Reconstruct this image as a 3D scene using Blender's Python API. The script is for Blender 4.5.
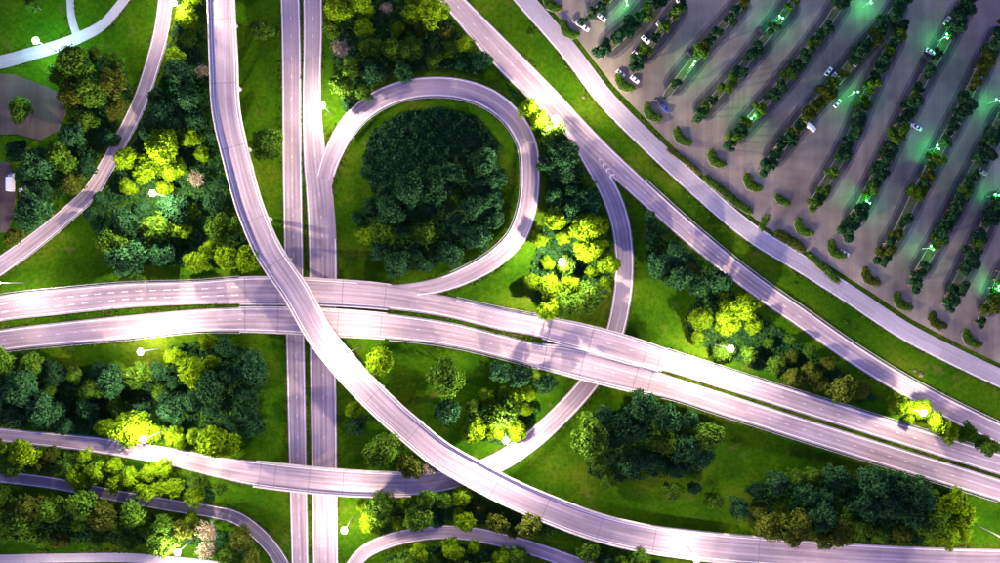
import bpy, bmesh, math, random
import numpy as np
from mathutils import Vector, Matrix, Euler

for o in list(bpy.data.objects):
    bpy.data.objects.remove(o)
scn = bpy.context.scene
COL = scn.collection

# ------------------------------------------------------------------ camera
H = 308.0            # drone height above the low highway
S = 0.45             # metres per photograph pixel on the ground
cam_d = bpy.data.cameras.new('camera')
cam_d.sensor_width = 36.0
cam_d.lens = 36.0 * H / (1000 * S)
cam_d.clip_start = 5.0
cam_d.clip_end = 12000.0
cam = bpy.data.objects.new('camera', cam_d)
COL.objects.link(cam)
cam.location = (0, 0, H)
cam.rotation_euler = (0, 0, 0)
scn.camera = cam

# ------------------------------------------------------------------ dusk sky, moon-weak sun, exposure
SUN_ELEV, SUN_AZ = 62.0, 200.0
world = bpy.data.worlds.new('World')
scn.world = world
world.use_nodes = True
nt = world.node_tree
nt.nodes.clear()
sky = nt.nodes.new('ShaderNodeTexSky')
sky.sky_type = 'NISHITA'
sky.sun_disc = False
sky.sun_elevation = math.radians(1.3)
sky.sun_rotation = math.radians(SUN_AZ)
tint = nt.nodes.new('ShaderNodeMix')
tint.data_type = 'RGBA'
tint.blend_type = 'MULTIPLY'
tint.inputs['Factor'].default_value = 1.0
tint.inputs[7].default_value = (0.46, 0.41, 1.0, 1)
bg = nt.nodes.new('ShaderNodeBackground')
bg.inputs['Strength'].default_value = 0.15
wo = nt.nodes.new('ShaderNodeOutputWorld')
nt.links.new(sky.outputs[0], tint.inputs[6])
nt.links.new(tint.outputs[2], bg.inputs[0])
nt.links.new(bg.outputs[0], wo.inputs[0])

sun_d = bpy.data.lights.new('sun', 'SUN')
sun_d.energy = 0.004
sun_d.angle = math.radians(25)
sun_d.color = (1.0, 0.86, 0.9)
sun = bpy.data.objects.new('sun', sun_d)
COL.objects.link(sun)
sun.rotation_euler = (math.radians(90 - SUN_ELEV), 0, math.radians(180 - SUN_AZ))

scn.view_settings.view_transform = 'Standard'
scn.view_settings.look = 'None'
scn.view_settings.gamma = 1.0
scn.view_settings.use_curve_mapping = False
scn.view_settings.exposure = 4.0
MAST_POWER = 4500.0
scn.cycles.use_denoising = True
scn.cycles.max_bounces = 5
scn.cycles.diffuse_bounces = 3
scn.cycles.transparent_max_bounces = 6
scn.cycles.caustics_reflective = False
scn.cycles.caustics_refractive = False
scn.cycles.sample_clamp_indirect = 6.0

rnd = random.Random(7)
nrg = np.random.default_rng(7)


def at(px, py, z=0.0):
    k = S * (H - z) / H
    return Vector(((px - 500) * k, (281.5 - py) * k, z))


# ------------------------------------------------------------------ object helpers
def tag(o, label=None, cat=None, group=None, kind=None):
    if label:
        o['label'] = label
    if cat:
        o['category'] = cat
    if group:
        o['group'] = group
    if kind:
        o['kind'] = kind
    return o


def empty(name, loc=(0, 0, 0), rz=0.0):
    o = bpy.data.objects.new(name, None)
    COL.objects.link(o)
    o.location = loc
    o.rotation_euler = (0, 0, rz)
    o.empty_display_size = 0.5
    return o


def link(name, me, mat=None, parent=None):
    o = bpy.data.objects.new(name, me)
    COL.objects.link(o)
    if mat is not None:
        if len(me.materials) == 0:
            me.materials.append(mat)
        else:
            o.material_slots[0].link = 'OBJECT'
            o.material_slots[0].material = mat
    if parent is not None:
        o.parent = parent
    return o


def mesh_from(name, verts, faces, uvs=None, smooth=False):
    me = bpy.data.meshes.new(name)
    me.from_pydata([tuple(v) for v in verts], [], faces)
    if uvs is not None:
        ul = me.uv_layers.new(name='UVMap')
        li = np.empty(len(me.loops), dtype=np.int32)
        me.loops.foreach_get('vertex_index', li)
        ul.data.foreach_set('uv', np.asarray(uvs, dtype=np.float32)[li].ravel())
    if smooth:
        me.polygons.foreach_set('use_smooth', [True] * len(me.polygons))
    me.update()
    return me


class MB:
    """collects simple solids for one mesh"""
    def __init__(self):
        self.v, self.f = [], []

    def box(self, cx, cy, cz, sx, sy, sz, rz=0.0):
        n = len(self.v)
        c, s = math.cos(rz), math.sin(rz)
        for dz in (-.5, .5):
            for dx, dy in ((-.5, -.5), (.5, -.5), (.5, .5), (-.5, .5)):
                x, y = dx * sx, dy * sy
                self.v.append((cx + x * c - y * s, cy + x * s + y * c, cz + dz * sz))
        for q in ((0, 3, 2, 1), (4, 5, 6, 7), (0, 1, 5, 4), (1, 2, 6, 5), (2, 3, 7, 6), (3, 0, 4, 7)):
            self.f.append(tuple(n + i for i in q))

    def tube(self, p0, p1, r0, r1, seg=8, cap=True):
        p0, p1 = Vector(p0), Vector(p1)
        d = (p1 - p0).normalized()
        a = d.orthogonal().normalized()
        b = d.cross(a)
        n = len(self.v)
        for p, r in ((p0, r0), (p1, r1)):
            for k in range(seg):
                t = 2 * math.pi * k / seg
                self.v.append(tuple(p + (a * math.cos(t) + b * math.sin(t)) * r))
        for k in range(seg):
            j = (k + 1) % seg
            self.f.append((n + k, n + j, n + seg + j, n + seg + k))
        if cap:
            self.f.append(tuple(n + seg - 1 - k for k in range(seg)))
            self.f.append(tuple(n + seg + k for k in range(seg)))

    def lathe(self, prof, cx=0, cy=0, cz=0, seg=10):
        n = len(self.v)
        for r, z in prof:
            for k in range(seg):
                t = 2 * math.pi * k / seg
                self.v.append((cx + r * math.cos(t), cy + r * math.sin(t), cz + z))
        for i in range(len(prof) - 1):
            for k in range(seg):
                j = (k + 1) % seg
                a = n + i * seg
                self.f.append((a + k, a + j, a + seg + j, a + seg + k))
        self.f.append(tuple(n + seg - 1 - k for k in range(seg)))
        e = n + (len(prof) - 1) * seg
        self.f.append(tuple(e + k for k in range(seg)))

    def mesh(self, name, smooth=False):
        return mesh_from(name, self.v, self.f, smooth=smooth)

    def build(self, name, mat, parent=None, smooth=False):
        return link(name, self.mesh(name, smooth), mat, parent)


# ------------------------------------------------------------------ materials
def new_mat(name, rough=0.85):
    m = bpy.data.materials.new(name)
    m.use_nodes = True
    b = m.node_tree.nodes['Principled BSDF']
    b.inputs['Roughness'].default_value = rough
    return m, m.node_tree, b


def noise(nt, scale, detail=4.0, vec=None, rough=0.55):
    n = nt.nodes.new('ShaderNodeTexNoise')
    n.inputs['Scale'].default_value = scale
    n.inputs['Detail'].default_value = detail
    n.inputs['Roughness'].default_value = rough
    if vec is not None:
        nt.links.new(vec, n.inputs['Vector'])
    return n.outputs['Fac']


def ramp(nt, fac, stops):
    r = nt.nodes.new('ShaderNodeValToRGB')
    e = r.color_ramp.elements
    while len(e) < len(stops):
        e.new(0.5)
    for el, (p, c) in zip(e, stops):
        el.position = p
        el.color = (*c, 1)
    nt.links.new(fac, r.inputs[0])
    return r.outputs[0]


def mix(nt, a, b, fac, mode='MIX'):
    m = nt.nodes.new('ShaderNodeMix')
    m.data_type = 'RGBA'
    m.blend_type = mode
    for k, v in ((6, a), (7, b)):
        if isinstance(v, tuple):
            m.inputs[k].default_value = (*v, 1)
        else:
            nt.links.new(v, m.inputs[k])
    if isinstance(fac, (int, float)):
        m.inputs['Factor'].default_value = fac
    else:
        nt.links.new(fac, m.inputs['Factor'])
    return m.outputs[2]


def mapped(nt, src, scale):
    mp = nt.nodes.new('ShaderNodeMapping')
    mp.inputs['Scale'].default_value = scale
    nt.links.new(src, mp.inputs['Vector'])
    return mp.outputs[0]


def mat_plain(name, col, rough=0.8, var=0.25, scale=0.6, metal=0.0):
    m, nt, b = new_mat(name, rough)
    tc = nt.nodes.new('ShaderNodeTexCoord')
    f = noise(nt, scale, 5, tc.outputs['Object'])
    c = ramp(nt, f, [(0.3, tuple(x * (1 - var) for x in col)), (0.7, tuple(min(1, x * (1 + var)) for x in col))])
    nt.links.new(c, b.inputs['Base Color'])
    b.inputs['Metallic'].default_value = metal
    return m


def mat_road(name, col, streak=0.26, patch=0.16):
    """asphalt: wheel paths and tar streaks along the road, large resurfacing patches, fine grain"""
    m, nt, b = new_mat(name, 0.82)
    b.inputs['Specular IOR Level'].default_value = 0.25
    uv = nt.nodes.new('ShaderNodeUVMap').outputs[0]
    tc = nt.nodes.new('ShaderNodeTexCoord').outputs['Object']
    s1 = noise(nt, 1.0, 3, mapped(nt, uv, (0.55, 0.012, 1)))
    s2 = noise(nt, 1.0, 4, mapped(nt, uv, (1.9, 0.03, 1)))
    p1 = noise(nt, 0.035, 3, tc)
    g1 = noise(nt, 1.3, 6, tc, 0.7)
    c0 = tuple(col)
    base = ramp(nt, s1, [(0.32, tuple(x * (1 - streak) for x in c0)), (0.68, tuple(x * (1 + streak) for x in c0))])
    t2 = ramp(nt, s2, [(0.3, (1 - streak * .8,) * 3), (0.7, (1 + streak * .6,) * 3)])
    base = mix(nt, base, t2, 1.0, 'MULTIPLY')
    pp = ramp(nt, p1, [(0.35, (1 - patch, 1 - patch * 1.15, 1 - patch * .9)), (0.65, (1 + patch * .8, 1 + patch * .7, 1 + patch * .8))])
    base = mix(nt, base, pp, 1.0, 'MULTIPLY')
    sp = nt.nodes.new('ShaderNodeSeparateXYZ')
    nt.links.new(uv, sp.inputs[0])
    wt = nt.nodes.new('ShaderNodeMath')
    wt.operation = 'MULTIPLY'
    wt.inputs[1].default_value = 2 * math.pi / 1.85
    nt.links.new(sp.outputs[0], wt.inputs[0])
    cs = nt.nodes.new('ShaderNodeMath')
    cs.operation = 'COSINE'
    nt.links.new(wt.outputs[0], cs.inputs[0])
    tr = nt.nodes.new('ShaderNodeMapRange')
    tr.inputs[1].default_value = -1
    tr.inputs[2].default_value = 1
    nt.links.new(cs.outputs[0], tr.inputs[0])
    base = mix(nt, base, ramp(nt, tr.outputs[0], [(0.2, (0.90, 0.89, 0.90)), (0.8, (1.05, 1.05, 1.05))]), 1.0 if streak > .2 else 0.3, 'MULTIPLY')
    cb = nt.nodes.new('ShaderNodeCombineXYZ')
    for k, dv in ((0, 3.7), (1, 17.0)):
        sn = nt.nodes.new('ShaderNodeMath')
        sn.operation = 'SNAP'
        sn.inputs[1].default_value = dv
        nt.links.new(sp.outputs[k], sn.inputs[0])
        nt.links.new(sn.outputs[0], cb.inputs[k])
    wn = nt.nodes.new('ShaderNodeTexWhiteNoise')
    wn.noise_dimensions = '2D'
    nt.links.new(cb.outputs[0], wn.inputs['Vector'])
    pan = ramp(nt, wn.outputs['Value'], [(0.0, (0.90, 0.89, 0.90)), (0.75, (1.02, 1.02, 1.02)), (1.0, (1.08, 1.06, 1.07))])
    base = mix(nt, base, pan, 1.0, 'MULTIPLY')
    gg = ramp(nt, g1, [(0.25, (0.86,) * 3), (0.75, (1.12,) * 3)])
    base = mix(nt, base, gg, 1.0, 'MULTIPLY')
    nt.links.new(base, b.inputs['Base Color'])
    return m


def mat_ground():
    m, nt, b = new_mat('grass_ground', 0.95)
    b.inputs['Specular IOR Level'].default_value = 0.0
    tc = nt.nodes.new('ShaderNodeTexCoord').outputs['Object']
    a = noise(nt, 0.03, 5, tc, 0.6)
    c = ramp(nt, a, [(0.30, (0.010, 0.046, 0.002)), (0.5, (0.024, 0.072, 0.002)), (0.72, (0.060, 0.090, 0.005))])
    f = noise(nt, 0.55, 6, tc, 0.75)
    c2 = ramp(nt, f, [(0.25, (0.42, 0.48, 0.4)), (0.75, (1.55, 1.45, 1.5))])
    c = mix(nt, c, c2, 1.0, 'MULTIPLY')
    e = noise(nt, 0.11, 4, tc, 0.6)
    er = ramp(nt, e, [(0.60, (0, 0, 0)), (0.74, (0.6, 0.6, 0.6))])
    c = mix(nt, c, (0.085, 0.075, 0.018), er)
    nt.links.new(c, b.inputs['Base Color'])
    bp = nt.nodes.new('ShaderNodeBump')
    bp.inputs['Strength'].default_value = 0.7
    bp.inputs['Distance'].default_value = 0.5
    nt.links.new(noise(nt, 1.1, 6, tc, 0.8), bp.inputs['Height'])
    nt.links.new(bp.outputs[0], b.inputs['Normal'])
    return m


def mat_leaf(name, lo, hi, transl=0.25):
    m = bpy.data.materials.new(name)
    m.use_nodes = True
    nt = m.node_tree
    nt.nodes.clear()
    out = nt.nodes.new('ShaderNodeOutputMaterial')
    tc = nt.nodes.new('ShaderNodeTexCoord').outputs['Object']
    oi = nt.nodes.new('ShaderNodeObjectInfo')
    f = noise(nt, 0.45, 3, tc, 0.6)
    c = ramp(nt, f, [(0.3, lo), (0.7, hi)])
    v = nt.nodes.new('ShaderNodeMapRange')
    v.inputs[3].default_value = 0.82
    v.inputs[4].default_value = 1.18
    nt.links.new(oi.outputs['Random'], v.inputs[0])
    cv = nt.nodes.new('ShaderNodeCombineColor')
    for k in range(3):
        nt.links.new(v.outputs[0], cv.inputs[k])
    c = mix(nt, c, cv.outputs[0], 1.0, 'MULTIPLY')
    d = nt.nodes.new('ShaderNodeBsdfDiffuse')
    t = nt.nodes.new('ShaderNodeBsdfTranslucent')
    nt.links.new(c, d.inputs[0])
    nt.links.new(c, t.inputs[0])
    mx = nt.nodes.new('ShaderNodeMixShader')
    mx.inputs[0].default_value = transl
    nt.links.new(d.outputs[0], mx.inputs[1])
    nt.links.new(t.outputs[0], mx.inputs[2])
    nt.links.new(mx.outputs[0], out.inputs[0])
    return m


def mat_emit(name, col, strength):
    m, nt, b = new_mat(name, 0.4)
    b.inputs['Base Color'].default_value = (0.8, 0.8, 0.8, 1)
    b.inputs['Emission Color'].default_value = (*col, 1)
    b.inputs['Emission Strength'].default_value = strength
    return m


M = {
    'ground': mat_ground(),
    'road': mat_road('highway_asphalt', (0.285, 0.232, 0.242)),
    'road_ramp': mat_road('ramp_asphalt', (0.27, 0.222, 0.236)),
    'road_concrete': mat_road('frontage_concrete', (0.27, 0.25, 0.265), 0.10, 0.12),
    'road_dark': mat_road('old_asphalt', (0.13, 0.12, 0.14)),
    'lot': mat_road('car_park_asphalt', (0.190, 0.168, 0.118), 0.12, 0.35),
    'row_shade': mat_road('row_shade_asphalt', (0.048, 0.046, 0.043), 0.25, 0.4),  # shade and dark cars beside the rows, put into the asphalt colour
    'row_shade_edge': mat_road('row_shade_edge_asphalt', (0.105, 0.097, 0.088), 0.25, 0.4),  # paler rim that softens the painted row shade
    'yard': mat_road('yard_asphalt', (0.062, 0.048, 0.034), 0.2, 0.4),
    'paint': mat_plain('road_paint', (0.72, 0.70, 0.66), 0.6, 0.12, 1.5),
    'concrete': mat_plain('concrete', (0.36, 0.33, 0.33), 0.85, 0.18, 0.25),
    'kerb': mat_plain('kerb_concrete', (0.30, 0.28, 0.27), 0.85, 0.15, 0.4),
    'steel': mat_plain('galvanised_steel', (0.45, 0.45, 0.47), 0.45, 0.1, 1.0, 0.6),
    'soil': mat_plain('bed_soil', (0.055, 0.06, 0.018), 0.95, 0.4, 0.5),
    'mast_steel': mat_plain('weathered_mast_steel', (0.035, 0.035, 0.04), 0.8, 0.1, 1.0),
    'joint': mat_plain('joint_rubber', (0.10, 0.09, 0.095), 0.8, 0.2),
    'bark': mat_plain('bark', (0.10, 0.075, 0.055), 0.95, 0.3, 1.2),
    'pale_bark': mat_plain('pale_bark', (0.30, 0.25, 0.22), 0.95, 0.2, 1.2),
    'leaf_mid': mat_leaf('leaf_mid', (0.020, 0.066, 0.006), (0.060, 0.122, 0.010)),
    'leaf_lamplit': mat_leaf('leaf_lamplit', (0.044, 0.110, 0.003), (0.140, 0.240, 0.006)),  # lamplight put into the leaf colour, for crowns around the masts
    'leaf_shaded': mat_leaf('leaf_shaded', (0.006, 0.030, 0.011), (0.021, 0.062, 0.020), 0.15),  # shade and blue sky fill put into the leaf colour
    'leaf_brown': mat_leaf('leaf_brown', (0.026, 0.050, 0.005), (0.070, 0.086, 0.011)),
    'leaf_pale': mat_leaf('leaf_pale', (0.12, 0.10, 0.06), (0.21, 0.18, 0.12), 0.1),
    'glass': mat_plain('car_glass', (0.02, 0.022, 0.027), 0.12, 0.05),
    'tyre': mat_plain('tyre_rubber', (0.02, 0.02, 0.02), 0.9, 0.1),
    'lamp': mat_emit('mast_lamp_glass', (1.0, 0.93, 0.90), 3.0),
    'green_lamp': mat_emit('green_lamp_glass', (0.10, 1.0, 0.22), 1.5),
    'white_lamp': mat_emit('courtyard_lamp_glass', (0.86, 1.0, 0.90), 3.0),
}

# ------------------------------------------------------------------ road network (px, py, width px, deck height m)
ROADS = {}


def catmull(P, step=2.0):
    """chord-length cubic through the points (no overshoot on uneven spacing)"""
    P = np.asarray(P, float)
    L = np.maximum(np.linalg.norm(np.diff(P[:, :2], axis=0), axis=1), 1e-6)
    D = np.diff(P, axis=0) / L[:, None]
    T = np.empty_like(P)
    T[0], T[-1] = D[0], D[-1]
    for i in range(1, len(P) - 1):
        T[i] = (D[i - 1] * L[i] + D[i] * L[i - 1]) / (L[i] + L[i - 1])
    out = []
    for i in range(len(P) - 1):
        n = max(2, int(L[i] / step))
        for t in np.arange(n) / n:
            h00, h10 = 2 * t ** 3 - 3 * t ** 2 + 1, t ** 3 - 2 * t ** 2 + t
            out.append(P[i] * h00 + T[i] * h10 * L[i] + P[i + 1] * (1 - h00) + T[i + 1] * (t ** 3 - t ** 2) * L[i])
    out.append(P[-1])
    return np.array(out)


LONG = {'north_south_highway_west', 'north_south_highway_east', 'east_west_highway_north', 'east_west_highway_south', 'flyover_ramp_road', 'diagonal_highway', 'frontage_road', 'side_road_upper', 'service_road'}


class Road:
    def __init__(self, name, pts, mat, label, lift=0.0, bridge=None):
        self.name, self.mat, self.label, self.lift = name, mat, label, lift
        W = []
        for (px, py, w, z) in pts:
            v = at(px, py, z)
            W.append((v.x, v.y, z, w * S * (H - z) / H / 2, px, py))
        W = [np.array(w) for w in W]
        if name in LONG:                                # carry the through roads on past the frame
            for e, f in ((0, 1), (-1, -2)):
                d = W[e] - W[f]
                d = d / np.hypot(d[0], d[1]) * 45.0
                d[2:4] = 0
                W.insert(0, W[e] + d) if e == 0 else W.append(W[e] + d)
        A = catmull(W)
        self.P = A[:, :3]
        self.hw = A[:, 3]
        self.px = A[:, 4:6]
        T = np.gradient(self.P[:, :2], axis=0)
        T /= np.linalg.norm(T, axis=1)[:, None]
        self.T = T
        self.N = np.stack([-T[:, 1], T[:, 0]], 1)       # points to the road's own left
        seg = np.linalg.norm(np.diff(self.P, axis=0), axis=1)
        self.s = np.concatenate([[0], np.cumsum(seg)])
        self.bridge = np.array([bool(bridge and bridge(x, y)) for x, y in self.px])
        ROADS[name] = self


G0 = 0.32
Road('north_south_highway_west', [(287, -70, 19, G0), (290, 0, 19, G0), (292.5, 188, 19, G0), (296, 375, 18.5, G0), (300, 563, 17, G0), (302, 640, 17, G0)],
     'road', 'straight highway carriageway under the overpasses, narrower one')
Road('north_south_highway_east', [(309, -70, 19, G0), (312.5, 0, 19, G0), (313, 130, 20, G0), (316, 165, 24, G0), (319, 190, 26, G0), (323, 375, 26, G0), (325.5, 563, 25, G0), (327, 640, 25, G0)],
     'road', 'straight highway carriageway under the overpasses, wider one')
Road('east_west_highway_north', [(-60, 321.5, 25.6, 4.5), (0, 308.5, 25.6, 5), (62, 301.5, 25.6, 6), (125, 295.5, 24.6, 6.8), (200, 292.5, 23.6, 7.2), (250, 290.5, 26.6, 7.2), (333, 292.5, 25.6, 7.2), (385, 296.5, 24.6, 7.2),
                                 (450, 307.5, 20.6, 7.2), (500, 319, 21.6, 7.2), (540, 326.5, 21.6, 7.2), (560, 331.3, 23.5, 7.2), (600, 341.2, 25, 7.2), (640, 353, 24.6, 7.1), (660, 358.7, 22, 7), (730, 380.5, 20.6, 5.5), (800, 402.5, 20.6, 4), (1000, 464.5, 20.6, 2.2), (1070, 486.5, 20.6, 2)],
     'road', 'curving main highway, upper carriageway', 0.0, lambda x, y: 243 < x < 384 or 545 < x < 658)
Road('east_west_highway_south', [(-60, 352.5, 21.6, 4.5), (0, 340.5, 21.6, 5), (62, 333.5, 22.6, 6), (125, 327.5, 23.6, 6.8), (200, 320.5, 22.6, 7.2), (250, 319.5, 24.6, 7.2), (333, 322.5, 26.6, 7.2), (400, 327.5, 24.6, 7.2),
                                 (450, 334.5, 23.6, 7.2), (500, 346, 22.6, 7.2), (540, 356, 24, 7.2), (560, 359.6, 27, 7.2), (600, 369, 28.8, 7.2), (640, 379.6, 26.5, 7.1), (660, 384.7, 23, 7), (730, 406.5, 21.6, 5.5), (800, 428.5, 21.6, 4), (1000, 490.5, 21.6, 2.2), (1070, 512.5, 21.6, 2)],
     'road', 'curving main highway, lower carriageway', -0.01, lambda x, y: 243 < x < 384 or 545 < x < 658)
Road('flyover_ramp_road', [(220, -70, 25, 8), (221, 0, 25, 9), (223.5, 60, 26, 10), (226, 110, 25.5, 11.2), (237, 160, 25, 12.2), (251, 210, 25, 13.2), (268, 250, 25, 14), (295, 291, 25, 14.6), (321, 336, 25, 14.8), (352, 374, 25.5, 14.4),
                           (380, 403, 25.5, 13.6), (410, 430, 25.5, 12.8), (441, 455, 25.5, 12), (470, 472, 26, 11.2), (500, 488, 26, 10.2), (550, 510, 26, 8.8), (600, 528, 26, 7.4), (650, 539.5, 26, 6.2), (700, 546, 27, 5.2), (800, 554, 27, 4),
                           (900, 560, 27, 3), (1000, 563, 27, 2.4), (1070, 564, 27, 2)],
     'road_ramp', 'S-shaped flyover ramp road crossing above both highways', 0.0, lambda x, y: x < 760)
Road('loop_ramp_road', [(318, 232, 13, G0), (321, 205, 15, G0), (324, 182, 17, G0), (329, 164, 18, 0.5), (337, 145, 19, 0.8), (352, 121, 19.5, 1.2), (372, 103.5, 20, 1.6), (400, 91, 20, 2.1), (430, 86.5, 20, 2.6), (462, 89, 20, 3.2),
                        (490, 99, 20, 3.7), (512, 117, 19.5, 4.2), (527, 143, 19, 4.7), (530.5, 175, 18.5, 5.2), (527, 210, 18.5, 5.8), (516, 238, 18.5, 6.3), (496, 258, 18, 6.7), (470, 273.5, 17, 7.0), (440, 285, 15, 7.2), (405, 290.5, 13, 7.2), (372, 291, 12, 7.2)],
     'road_ramp', 'circular loop ramp road round the dark wood', -0.02, lambda x, y: x < 384 and y > 284)
Road('link_ramp_road', [(545, 103, 12, G0), (566, 127, 13, G0), (584, 150, 15, G0), (598, 171, 18, G0), (610, 193, 19, G0), (619, 218, 19, G0), (624, 250, 18.5, G0), (624, 280, 18.5, G0), (621, 305, 18.5, G0), (614, 335, 18.5, G0),
                        (603, 362, 19, G0), (584, 389, 19, 0.6), (561, 414, 19, 1.4), (535, 438, 19.5, 2.4), (510, 456, 20, 3.4), (480, 471, 20, 4.6), (450, 480, 20, 5.5), (420, 484, 22, 6.4), (383, 484.5, 24, 7.0), (333, 482, 25, 7.2), (290, 478, 25, 7.2), (250, 473, 24, 7.2),
                        (215, 467, 20, 6.8), (180, 459, 18, 6.3), (150, 453.5, 17, 6.0), (110, 447, 16, 5.6), (70, 442, 15, 5.3), (30, 438, 14, 5.0), (0, 435, 14, 5.0), (-60, 430, 14, 5)],
     'road_ramp', 'link ramp passing below the main highway and over the straight one', -0.015, lambda x, y: 258 < x < 408 and y > 440)
Road('diagonal_highway', [(400, -55, 21, G0), (452, 0, 21, G0), (500, 52, 26, G0), (545, 97, 25, G0), (590, 142, 21, G0), (638, 187, 19.5, G0), (700, 242, 19, G0), (750, 282, 18.5, G0), (800, 317, 18.5, G0), (850, 352, 18.5, G0), (900, 383, 18.5, G0), (950, 410, 19, G0), (1000, 434, 19, G0), (1070, 466, 19, G0)],
     'road', 'diagonal highway beside the grass verge', 0.006)
Road('frontage_road', [(480, -52, 18, G0), (519, -7, 18, G0), (567, 48, 18, G0), (607, 100, 18, G0), (656, 149, 18, G0), (686, 177, 18, G0), (756, 236, 18, G0), (805, 266, 18, G0), (855, 298, 18, G0), (905, 331, 18, G0), (955, 357, 18, G0), (1004, 380, 18, G0), (1070, 408, 18, G0)],
     'road_concrete', 'pale frontage road along the edge of the car park')
Road('side_road_upper', [(168, -60, 15, G0), (165.5, 0, 15, G0), (161, 32, 15, G0), (152, 65, 14.5, G0), (141, 98, 14.5, G0), (126, 130, 14.5, G0), (106, 166, 14.5, G0), (90, 192, 15, G0), (68, 213, 15, G0), (38, 238, 16, G0), (0, 266, 17, G0), (-50, 300, 17, G0)],
     'road_ramp', 'gently curving two lane side road beside the wood')
Road('service_road', [(160, -50, 9, G0), (128, -6, 9, G0), (116, 10, 9.5, G0), (102, 25, 10, G0), (84, 35, 11, G0), (60, 45, 12, G0), (30, 54, 13, G0), (0, 62, 13, G0), (-50, 70, 13, G0)],
     'road_concrete', 'narrow service road with a white lamp beside it')
Road('service_lane', [(69, -40, 7, G0), (70, 0, 7, G0), (71.5, 18, 7.5, G0), (77, 36, 8, G0)],
     'road_concrete', 'short lane joining the narrow service road', -0.02)
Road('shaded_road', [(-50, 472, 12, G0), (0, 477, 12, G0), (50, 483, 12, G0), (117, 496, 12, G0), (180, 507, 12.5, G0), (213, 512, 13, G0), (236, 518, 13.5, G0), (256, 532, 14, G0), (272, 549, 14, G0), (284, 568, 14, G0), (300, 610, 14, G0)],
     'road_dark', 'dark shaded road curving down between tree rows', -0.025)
Road('arched_ramp_road', [(335, 620, 14, G0), (349, 572, 14, G0), (364, 553, 14, G0), (386, 542, 14, G0), (412, 535.5, 14, G0), (440, 532.5, 14, G0), (470, 534, 14, G0), (500, 540, 14, G0), (530, 548, 14, G0), (568, 561, 14, G0), (620, 580, 14, G0)],
     'road_ramp', 'arched ramp road between the straight highway and the flyover', -0.03)
Road('lamp_lit_street', [(-50, 561, 9, G0), (20, 559, 9, G0), (80, 558, 9, G0), (130, 558, 9, G0), (180, 562, 9, G0), (260, 572, 9, G0)],
     'road_concrete', 'pale street below the brown trees')

ALLP = np.vstack([r.P for r in ROADS.values()])
ALLHW = np.concatenate([r.hw for r in ROADS.values()])
ALLBR = np.concatenate([r.bridge for r in ROADS.values()])

# ------------------------------------------------------------------ terrain height
LOT_PX = [(513, -60), (534, -10), (574, 34), (614, 86), (664, 137), (694, 167), (764, 226), (813, 255), (863, 287), (913, 320), (963, 346), (1012, 369), (1090, 402), (1090, -60)]


def terrain_z(X, Y):
    X, Y = np.asarray(X, float).ravel(), np.asarray(Y, float).ravel()
    h = 0.10 * np.sin(X * 0.06) * np.cos(Y * 0.05) + 0.05 * np.sin(X * 0.21 + 1) * np.sin(Y * 0.19)
    g = ~ALLBR
    P, hw = ALLP[g], ALLHW[g]
    out = np.empty_like(h)
    for a in range(0, len(X), 3000):
        x, y = X[a:a + 3000], Y[a:a + 3000]
        d = np.sqrt((x[:, None] - P[None, :, 0]) ** 2 + (y[:, None] - P[None, :, 1]) ** 2)
        e = np.maximum(0, d - hw[None] - 1.6)
        up = (P[None, :, 2] - 0.22 - e * 0.5).max(1)
        lo = (P[None, :, 2] - 0.22 + e * 0.85).min(1)
        out[a:a + 3000] = np.minimum(np.maximum(h[a:a + 3000], up), lo)
    return out


def tz(x, y):
    return float(terrain_z([x], [y])[0])


def build_ground():
    core_x = np.arange(-300, 300.1, 1.6)
    core_y = np.arange(-190, 190.1, 1.6)
    far = np.array([330, 400, 550, 900, 1800, 4500.0])
    xs = np.concatenate([-far[::-1], core_x, far])
    farY = np.array([215, 280, 420, 800, 1800, 4500.0])
    ys = np.concatenate([-farY[::-1], core_y, farY])
    X, Y = np.meshgrid(xs, ys)
    Z = terrain_z(X, Y)
    nx, ny = len(xs), len(ys)
    V = np.stack([X.ravel(), Y.ravel(), Z], 1)
    idx = np.arange(nx * ny).reshape(ny, nx)
    F = np.stack([idx[:-1, :-1], idx[:-1, 1:], idx[1:, 1:], idx[1:, :-1]], -1).reshape(-1, 4)
    me = bpy.data.meshes.new('ground')
    me.vertices.add(len(V))
    me.vertices.foreach_set('co', V.ravel())
    me.loops.add(F.size)
    me.loops.foreach_set('vertex_index', F.ravel().astype(np.int32))
    me.polygons.add(len(F))
    me.polygons.foreach_set('loop_start', np.arange(0, F.size, 4, dtype=np.int32))
    me.update(calc_edges=True)
    me.polygons.foreach_set('use_smooth', [True] * len(F))
    tag(link('ground', me, M['ground']), 'mown green grass ground around the highway interchange', kind='structure')


build_ground()


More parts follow.
